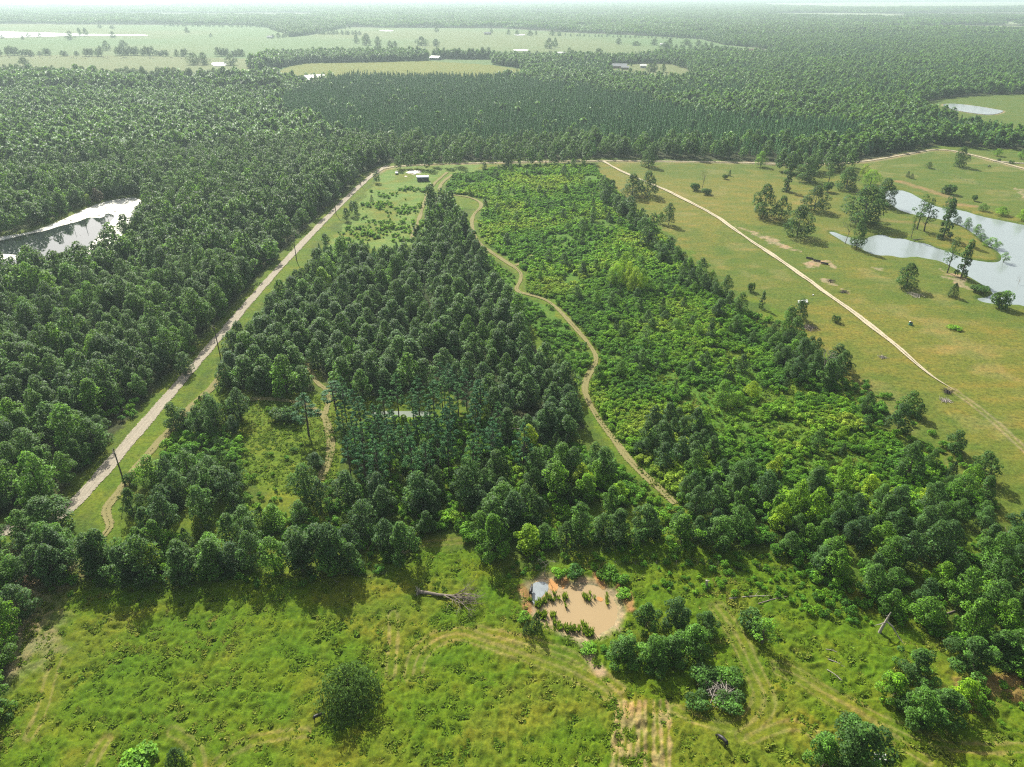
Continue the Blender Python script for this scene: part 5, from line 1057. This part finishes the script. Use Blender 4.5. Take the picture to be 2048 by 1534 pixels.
for off, zt in ((0, 11.75), (.8, 10.9)):
    mb = MB()
    for a, b in zip(PP[:-1], PP[1:]):
        t_ = (b - a) / np.hypot(*(b - a)); nn = np.array((t_[1], -t_[0])) * off; pts = []
        for i in range(13): s = i / 12; q = a + (b - a) * s + nn; pts.append((q[0], q[1], zt - 1.3 * 4 * s * (1 - s) + hz(*a) * (1 - s) + hz(*b) * s))
        mb.tube(pts, .018, 4, cap=False)
    tag(mb.build('power_line', M_WIRE), 'thin power line strung on top of the poles along the gravel road' if off == 0 else 'lower power line strung from the crossarms along the gravel road', 'power line')

def house(x, y, L, W, H, roofm, wallm, label, yaw=0., rise=1.6, win=True, cat='house', nm='house'):
    e = empty(nm, (0, 0, 0)); mb = MB(); mb.box((0, 0, H / 2), (L, W, H)); wl = mb.build('wall', wallm, e)
    mb = MB(); o_ = .5; a, b = L / 2 + o_, W / 2 + o_
    mb.add([(-a, -b, H - .05), (a, -b, H - .05), (a, b, H - .05), (-a, b, H - .05), (-a, 0, H + rise), (a, 0, H + rise)], [(0, 1, 5, 4), (2, 3, 4, 5), (0, 4, 3), (1, 2, 5), (0, 3, 2, 1)]); mb.build('roof', roofm, e)
    if win:
        for k in (-.32, .3): mb = MB(); mb.box((L * k, -W / 2 - .02, H * .55), (1.2, .08, 1.1)); mb.build('window', M_GLASS, e)
        mb = MB(); mb.box((0, -W / 2 - .02, 1.05), (1., .08, 2.1)); mb.build('door', M_RUST, e)
    else: mb = MB(); mb.box((0, -W / 2 - .02, H * .42), (L * .4, .08, H * .84)); mb.build('door', M_DARKST, e)
    place(e, x, y); e.rotation_euler.z = yaw; return tag(e, label, cat)
house(631, 171, 26, 22, 8.5, M_TIN, M_WALLW, 'big pale roofed barn half hidden behind the pine plantation', .5, 5, False, 'barn', 'barn')
house(345, 172, 20, 9, 3, M_ROOFG, M_WALLB, 'long low house left of the paired homes behind the west wood', .1)
house(385, 174.5, 20, 12, 3.2, M_ROOFG, M_WALLW, 'grey roofed house right of the paired homes behind the west wood', -.2, 3)
house(360, 176, 9, 5, 3, M_TIN, M_WALLW, 'small white roofed shed between the homes behind the west wood', .3, 1, False, 'shed', 'outbuilding')
house(871, 119.5, 17, 14, 4, M_TIN, M_DARKST, 'open fronted barn with a pale roof at the end of the tree belt', -.3, 2.5, False, 'barn', 'barn')
house(899, 117.5, 11, 8, 3.4, M_TIN, M_WALLB, 'small red walled barn right of the open fronted barn', .2, 2, False, 'barn', 'barn')
house(1237, 136, 26, 15, 3.5, M_ROOFG, M_WALLB, 'grey roofed ranch house at the homestead in the north wood', -.15, 3.5)
house(1250, 138.5, 12, 9, 3, M_ROOFG, M_WALLB, 'lower grey wing standing right of the homestead ranch house', -.15, 2)
house(1286, 135.5, 10, 9, 3.5, M_TIN, M_WALLW, 'white cottage beside the dark trees of the homestead', -.1, 2)
house(1512, 105, 32, 16, 3.5, M_ROOFR, M_WALLB, 'brown roofed house at the right end of the far meadows', .1, 4)
house(541, 76.5, 16, 12, 3.5, M_ROOFG, M_WALLW, 'hazy grey house beside the tree clump of the far meadow', -.3, 3)
house(975, 69, 20, 10, 3.5, M_ROOFG, M_WALLB, 'hazy farmhouse among yard trees of the farthest meadow', .1, 3)
house(1325, 91.5, 12, 8, 3.5, M_TIN, M_WALLW, 'tiny white roofed shed beneath the round tree of the far meadow', 0, 2, False, 'shed', 'outbuilding')
for x, y, l, lab in [(1700, 32.5, 60, 'left of the hazy long white barns on the horizon'), (1735, 33, 50, 'middle of the hazy long white barns on the horizon'), (1755, 35, 60, 'right of the hazy long white barns on the horizon'), (1675, 31.5, 40, 'smallest hazy white barn on the horizon')]: house(x, y, l, 16, 6, M_TIN, M_WALLW, lab, .1, 3, False, 'barn', 'barn')

# animals: one continuous skinned body per beast
def beast(name, grazing=True, lying=False):
    pts = [(-.95, 0, 1.15), (-.45, 0, 1.22), (.15, 0, 1.18), (.62, 0, 1.2), (1.0, 0, 1.22 if not grazing else .95), (1.22, 0, 1.42 if not grazing else .55), (1.5, 0, 1.3 if not grazing else .2)]
    rad_ = [(.27, .33), (.36, .40), (.37, .42), (.30, .36), (.16, .2), (.12, .15), (.07, .09)]; E = [(i, i + 1) for i in range(6)]
    def limb(root, c, r):
        p = root
        for q, rr2 in zip(c, r): pts.append(q); rad_.append((rr2, rr2)); E.append((p, len(pts) - 1)); p = len(pts) - 1
    for s in (-1, 1):
        limb(0, [(-.92, s * .24, .85), (-.80, s * .25, .62), (-.98, s * .25, .36), (-.95, s * .25, .04)], [.17, .1, .065, .06])
        limb(3, [(.60, s * .22, .85), (.62, s * .22, .5), (.60, s * .22, .25), (.63, s * .22, .03)], [.14, .075, .055, .06])
        limb(5, [(pts[5][0] - .08, s * .2, pts[5][2] + .09)], [.035])
    limb(0, [(-1.2, 0, 1.12), (-1.27, 0, .6)], [.04, .03])
    me = bpy.data.meshes.new(name); me.from_pydata(pts, E, []); o = bpy.data.objects.new(name, me); col.objects.link(o)
    sk = o.modifiers.new('s', 'SKIN'); sk.use_smooth_shade = True
    for v, r2 in zip(me.skin_vertices[0].data, rad_): v.radius = r2
    me.skin_vertices[0].data[1].use_root = True; o.modifiers.new('u', 'SUBSURF').levels = 1
    dg = bpy.context.evaluated_depsgraph_get(); m2 = bpy.data.meshes.new_from_object(o.evaluated_get(dg)); bpy.data.objects.remove(o); m2.materials.clear(); m2.materials.append(M_BLACK); return m2
COW = [beast('body', True), beast('body', False)]
def cow(x, y, yaw, k, label, s=1., group=None):
    o = newobj('cow', COW[k]); place(o, x, y); o.rotation_euler.z = yaw; o.scale = (s,) * 3; return tag(o, label, 'cow', group)
cow(1443, 1487, R(122), 0, 'black cow grazing alone on the mown ground near the bottom edge')
cow(637, 1436, R(35), 0, 'black calf in the shade of the big many stemmed cedar', .8)
cow(1062, 1183, R(80), 1, 'black cow drinking at the left edge of the muddy pond', .95)
cow(1978, 335, R(10), 0, 'tiny black cow on the green rise below the county road')
for i, x in enumerate([20, 38, 62, 72, 80, 84, 101, 114, 142, 148, 153, 165, 172, 177, 195, 208, 211, 214, 217, 243, 246, 250, 253, 299, 301, 303, 306, 329, 342, 344, 360, 363, 368, 394]):
    cow(x + (i % 3) - 1, 116.3 + 1.6 * math.sin(i * 2.7), i * 1.7, i % 2, 'dark cow of the herd strung across the hazy left meadow', 1.25, 'cattle herd in the far left meadow')

# dead wood
def branches(rg, mb, p, d_, L, r, depth):
    if depth < 0 or r < .008: return
    q = p + d_ * L * .5 + Vector(rg.normal(size=3)) * L * .05; e_ = q + (d_ + Vector(rg.normal(size=3)) * .18).normalized() * L * .5
    mb.tube([p, q, e_], [r, r * .8, r * .6], 5 if depth > 1 else 3, cap=False)
    for k in range(3 if depth > 1 else 2): nd = (d_ + Vector(rg.normal(size=3)) * .55).normalized(); branches(rg, mb, q.lerp(e_, rg.uniform(.3, 1)), nd, L * rg.uniform(.5, .75), r * .5, depth - 1)
def dead_tree(x, y, H, seedv, label, m=M_DEAD, z=0., depth=3, r=.16, lean=(.08, 0)):
    e = empty('dead_tree', (0, 0, 0)); rg = RG(seedv); mb = MB(); top = Vector((lean[0] * H, lean[1] * H, H * .55)); mb.tube([(0, 0, -.4), top * .5, top], [r * 1.2, r, r * .7], 7); mb.build('trunk', m, e)
    mb = MB()
    for k in range(4): branches(rg, mb, top * rg.uniform(.75, 1), Vector((rg.normal() * .5, rg.normal() * .5, 1)).normalized(), H * .32, r * .55, depth)
    mb.build('branch', m, e); place(e, x, y, z); return tag(e, label, 'dead tree')
dead_tree(1402, 384, 13, 1, 'bare dead tree rising from the bushes of the upper pasture', M_LOG)
dead_tree(1690, 487, 12, 2, 'bare grey dead tree left of the narrow dark inlet tree', M_LOG)
dead_tree(2036, 566, 5, 3, 'bleached dead sapling standing out in the lake', M_DEAD, -.5, 2, .08)
dead_tree(1640, 752, 9, 4, 'grey dead tree in the fence row above the lower thicket', M_DEAD)
dead_tree(1088, 1148, 5, 5, 'bleached leafless sapling behind the muddy pond', M_DEAD, 0, 3, .06)
def snag(x, y, H, lab, lean=(0, 0), z=0., r=.14, m=M_LOG):
    mb = MB(); mb.tube([(0, 0, -.6), (lean[0] * H * .5, lean[1] * H * .5, H * .5), (lean[0] * H, lean[1] * H, H)], [r * 1.2, r, r * .5], 7); mb.tube([(lean[0] * H * .7, lean[1] * H * .7, H * .7), (lean[0] * H + .7, lean[1] * H + .2, H * .85)], [r * .4, r * .15], 4)
    o = mb.build('standing_snag', m); place(o, x, y, z); return tag(o, lab, 'snag')
snag(212, 422, 4.2, 'stout dead trunk standing in the algae of the left pond', (.05, 0), -.5); snag(172, 452, 6, 'tall dead trunk standing in the open water of the left pond', (-.03, 0), -.5); snag(150, 462, 4, 'thin dead trunk left of the tall one in the left pond', (-.05, 0), -.5, .08)
snag(201, 445, 3.4, 'thin dead trunk right of the tall one in the left pond', (.03, 0), -.5, .08); snag(217, 438, 3, 'short leaning dead trunk at the algae edge of the left pond', (-.15, 0), -.5, .1); snag(160, 469, 1.2, 'low stub sticking out of the left pond', (0, 0), -.5, .12); snag(246, 428, 3.2, 'slim dead trunk in the right algae of the left pond', (.08, 0), -.5, .07)
def log(x, y, L, yaw, lab, r=.2, m=M_DEAD, z=.15):
    mb = MB(); mb.tube([(-L / 2, 0, 0), (0, .1, .06), (L / 2, -.05, 0)], [r, r * .85, r * .5], 7); mb.tube([(L * .1, 0, .05), (L * .25, L * .12, .3)], [r * .4, r * .15], 4); mb.tube([(L * .25, 0, .05), (L * .42, -L * .1, .15)], [r * .35, r * .1], 4)
    o = mb.build('fallen_log', m); place(o, x, y, z); o.rotation_euler.z = yaw; return tag(o, lab, 'fallen log')
log(252, 416, 7, .5, 'dark log floating in the algae of the left pond', .22, M_LOG, -.45); log(225, 412, 6, -.5, 'thin log floating near the upper bank of the left pond', .12, M_LOG, -.45); log(216, 464, 5, -.2, 'thin log on the lower algae of the left pond', .1, M_LOG, -.45)
log(1838, 479, 7, .2, 'dark log lying on the far bank of the inlet', .2, M_LOG); log(1040, 858, 11, -.15, 'upper pale fallen log at the end of the pine stand', .18); log(1045, 872, 10, -.3, 'lower pale fallen log at the end of the pine stand', .18)
log(1500, 1196, 9, .1, 'pale fallen branch lying in the rough grass right of the pond', .12); log(1545, 1202, 7, .3, 'darker fallen branch right of the pale one in the rough grass', .12, M_LOG); log(1672, 1328, 3, -.6, 'short bleached stick in the rough grass above the thicket', .1); log(1668, 1352, 3, -.9, 'second short bleached stick in the rough grass above the thicket', .1); log(1660, 1303, 2.4, -.3, 'smallest bleached stick in the rough grass above the thicket', .08)
log(1885, 1232, 7, .4, 'dark fallen limb under the lower right thicket trees', .2, M_LOG); log(672, 1163, 4, -.5, 'thin fallen branch in the meadow left of the uprooted tree', .06, M_DEAD)
# uprooted tree on the meadow
e = empty('uprooted_tree', (0, 0, 0)); place(e, 842, 1186); rg = RG(55)
mb = MB(); mb.tube([(-.4, 0, .6), (1.2, 0, .55), (4., -.2, .45), (6.5, -.1, .5)], [.42, .36, .30, .2], 9); mb.build('trunk', M_LOG, e)
mb = MB(); mb.tube([(-.5, 0, .6), (-.62, 0, .6)], [.75, .55], 9)
for k in range(12): a = k * .55; mb.tube([(-.5, 0, .6), (-.8 + rg.normal() * .2, math.cos(a) * 1.1, .75 + math.sin(a) * 1.0)], [.12, .03], 4)
mb.build('root_plate', M_DEAD, e)
mb = MB()
for k in range(9): branches(rg, mb, Vector((4.5 + k * .25, -.1, .5)), Vector((1, rg.normal() * .32 - .12, .05 + abs(rg.normal()) * .12)).normalized(), 4.2, .13, 3)
mb.build('branch', M_LOG, e); e.rotation_euler.z = -.12; tag(e, 'uprooted dead tree lying on the meadow left of the muddy pond', 'fallen tree')
e = empty('broken_trunk', (0, 0, 0)); place(e, 1757, 1268); mb = MB(); mb.tube([(0, 0, -.3), (.5, .3, 1.6), (1.1, .6, 3.4), (1.5, .8, 5.)], [.34, .27, .2, .07], 9); mb.build('trunk', M_DEAD, e)
mb = MB(); mb.tube([(.9, .5, 2.6), (-.4, -.2, 2.9), (-1.6, -.3, 2.6)], [.14, .1, .04], 5); mb.tube([(1., .5, 2.9), (2.2, -.1, 2.), (2.9, -1.2, .9), (3.6, -2.6, .1)], [.2, .14, .1, .05], 5); mb.tube([(1.2, .6, 4.), (.4, .4, 4.6)], [.12, .04], 5); mb.build('branch', M_DEAD, e); tag(e, 'broken leaning dead trunk with splayed limbs in the rough grass', 'dead tree')
e = empty('stump', (0, 0, 0)); place(e, 1411, 1178); mb = MB(); mb.tube([(0, 0, -.2), (.05, 0, 1.2), (-.1, 0, 2.3)], [.35, .26, .2], 8); mb.tube([(0, 0, 1.8), (.6, .1, 2.2)], [.16, .06], 5); mb.build('trunk', M_DEAD, e)
mb = MB(); [mb.tube([(0, 0, .2), (math.cos(a) * .9, math.sin(a) * .9, 0)], [.16, .04], 5) for a in (0, 1.3, 2.6, 4, 5.2)]; mb.build('root', M_DEAD, e); tag(e, 'tall pale broken stump in the rough grass above the pond clump', 'stump')
def brushpile(x, y, lab, w=2.4, n=40, m=M_DEAD, seedv=1, h=.7):
    rg = RG(seedv); mb = MB()
    for _ in range(n): a = rg.uniform(0, 3.14); c = rg.normal(size=2) * w * .4; l = rg.uniform(.6, 1.6) * w * .5; z = rg.uniform(.05, h); mb.tube([(c[0] - math.cos(a) * l, c[1] - math.sin(a) * l, z), (c[0] + math.cos(a) * l, c[1] + math.sin(a) * l, z + rg.normal() * .2)], [.07, .025], 4, cap=False)
    o = mb.build('brush_pile', m); place(o, x, y); return tag(o, lab, 'brush pile')
brushpile(1440, 1382, 'bleached brush pile in the weedy mound left of the mown track', 3.6, 60, M_DEAD, 1, 1.4); brushpile(1661, 563, 'dark brush pile in the lower pasture, upper of two', 1.6, 40, M_WOODPILE, 2, .9); brushpile(1687, 584, 'dark brush pile in the lower pasture, lower of two', 1.5, 40, M_WOODPILE, 3, .8)
brushpile(1894, 783, 'dark heap of debris between the fence row and the dirt track', 1.5, 50, M_WOODPILE, 4, .8); brushpile(1891, 800, 'pale heap of debris between the fence row and the dirt track', 1.7, 50, M_DEAD, 5, .5); brushpile(1617, 655, 'grey brush heap by the crooked leaning tree', 3., 60, M_LOG, 6, .8); brushpile(1828, 592, 'bleached fallen limb under the dense tree of the lower pasture', 3., 30, M_DEAD, 7, .9); brushpile(1765, 714, 'grey heap of sticks near the dirt track', 1.3, 40, M_DEAD, 8, .5); brushpile(2010, 1085, 'grey heap of branches at the right end of the thicket', 4., 60, M_LOG, 9, .9); brushpile(1082, 948, 'brown heap of branches in the lower mixed wood', 3.5, 60, M_LOG, 10, .8)
# farm things in the pasture
for i, (x, y) in enumerate([(1619, 518.2), (1633.5, 523), (1649, 528.5)]):
    e = empty('feed_trough', (0, 0, 0)); place(e, x, y); mb = MB(); mb.box((0, -.36, .5), (3.2, .06, .5)); mb.box((0, .36, .5), (3.2, .06, .5)); mb.box((-1.6, 0, .5), (.06, .78, .5)); mb.box((1.6, 0, .5), (.06, .78, .5)); mb.box((0, 0, .28), (3.1, .68, .05)); mb.build('basin', M_DARKST, e)
    for dx in (-1.3, 1.3):
        for dy in (-.3, .3): mb = MB(); mb.box((dx, dy, .13), (.1, .1, .28)); mb.build('leg', M_RUST, e)
    e.rotation_euler.z = -.62; tag(e, ['upper', 'middle', 'lower'][i] + ' of three dark feed troughs in line on the bare patch', 'feed trough', 'feed troughs in the pasture')
e = empty('metal_rack', (0, 0, 0)); place(e, 1606, 606); 
for k, (dy, dx) in enumerate(((-.7, -.6), (.2, .0), (1.1, .5))):
    mb = MB(); mb.box((dx, dy, .75), (4.4, .55, .08)); mb.build('panel', M_WHITE if k != 1 else M_STEEL, e)
for dx in (-1.8, 1.8):
    for dy in (-.6, 1.): mb = MB(); mb.box((dx, dy, .36), (.09, .09, .74)); mb.build('leg', M_RUST, e)
e.rotation_euler.z = .25; tag(e, 'old pale metal panels on a low frame behind the crooked tree', 'metal rack')
e = empty('mineral_feeder', (0, 0, 0)); place(e, 1821, 649); bm = bmesh.new(); bmesh.ops.create_cone(bm, cap_ends=False, segments=18, radius1=.75, radius2=.62, depth=.9); bmesh.ops.translate(bm, verts=bm.verts, vec=(0, 0, .45)); me = bpy.data.meshes.new('basin'); bm.to_mesh(me); bm.free(); me.materials.append(M_TEAL); o = newobj('basin', me, e); o.modifiers.new('t', 'SOLIDIFY').thickness = .06
mb = MB(); mb.add([(-.7, .1, 1.05), (.1, .8, 1.05), (.3, .55, 1.4), (-.45, -.15, 1.4)], [(0, 1, 2, 3)]); mb.box((.35, .1, .75), (.6, .6, .5)); mb.build('lid', M_RUB, e); mb = MB(); mb.box((-.25, .35, 1.22), (1.1, .4, .05), rz=.7); mb.build('rain_flap', M_WHITE, e); tag(e, 'green plastic feeder with a dark lid alone in the lower pasture', 'feeder')
e = empty('salt_block', (0, 0, 0)); place(e, 1626, 590); mb = MB(); mb.box((0, 0, .2), (.5, .5, .4), rz=.4); mb.build('block', M_WHITE, e); tag(e, 'small white block on the grass above the old metal panels', 'salt block')
for dy_, lab in ((0, 'upper of two grey culvert pipes at the bottom edge'), (1, 'lower of two grey culvert pipes at the bottom edge')):
    e = empty('culvert_pipe', (0, 0, 0)); place(e, 1757 + dy_, 1514 + dy_ * 11); bm = bmesh.new(); bmesh.ops.create_cone(bm, cap_ends=False, segments=20, radius1=.3, radius2=.3, depth=2.0, matrix=Matrix.Translation((0, 0, .32)) @ Matrix.Rotation(math.pi / 2, 4, 'Y')); me = bpy.data.meshes.new('pipe'); bm.to_mesh(me); bm.free(); me.materials.append(M_CLAYPIPE); o = newobj('pipe', me, e); o.modifiers.new('t', 'SOLIDIFY').thickness = .05
    mb = MB(); mb.tube([(-1.06, 0, .32), (-.9, 0, .32)], .34, 16, cap=False); mb.build('collar', M_CLAYPIPE, e); e.rotation_euler.z = -.08; tag(e, lab, 'pipe')
# fences
def fence(pts, lab, sp=5., H=1.2, wires=4):
    L = PG(pts); e = empty('wire_fence', (0, 0, 0)); seg = np.hypot(*np.diff(L, axis=0).T); cum = np.r_[0, np.cumsum(seg)]; n = int(cum[-1] / sp); s = np.linspace(0, cum[-1], n + 1); X = np.interp(s, cum, L[:, 0]); Y = np.interp(s, cum, L[:, 1]); Z = relief(X, Y)
    for i, (x, y, z) in enumerate(zip(X, Y, Z)):
        if i < 95: mb = MB(); mb.tube([(x, y, z - .3), (x + .03 * (i % 3 - 1), y, z + H)], [.07, .06], 6); mb.build('post', M_POST, e)
    for k in range(wires):
        mb = MB(); mb.tube([(x, y, z + H * (k + 1) / wires - .08) for x, y, z in zip(X, Y, Z)], .008, 3, cap=False); mb.build('wire', M_WIRE, e)
    return tag(e, lab, 'fence')
fence([(1848, 331), (1890, 347), (1960, 371), (2048, 402), (2110, 425)], 'wire fence crossing the green rise above the lake', 6.)
fence([(1230, 1131), (1370, 1131), (1460, 1134), (1560, 1140)], 'wire fence line between the muddy pond and the wood', 4.)
# ------------------------------------------------------------------ haze
mb = MB(); mb.box((0, 0, (CAM_H + 10) / 2 - 2), (54000, 54000, CAM_H + 14)); m, t, b, o = mat('haze_air'); t.nodes.remove(b)
pv = N(t, 'ShaderNodeVolumePrincipled'); pv.inputs['Density'].default_value = HAZE; pv.inputs['Color'].default_value = (.74, .93, .95, 1); pv.inputs['Anisotropy'].default_value = .35
t.links.new(pv.outputs[0], o.inputs['Volume']); tag(mb.build('haze', m), kind='stuff')
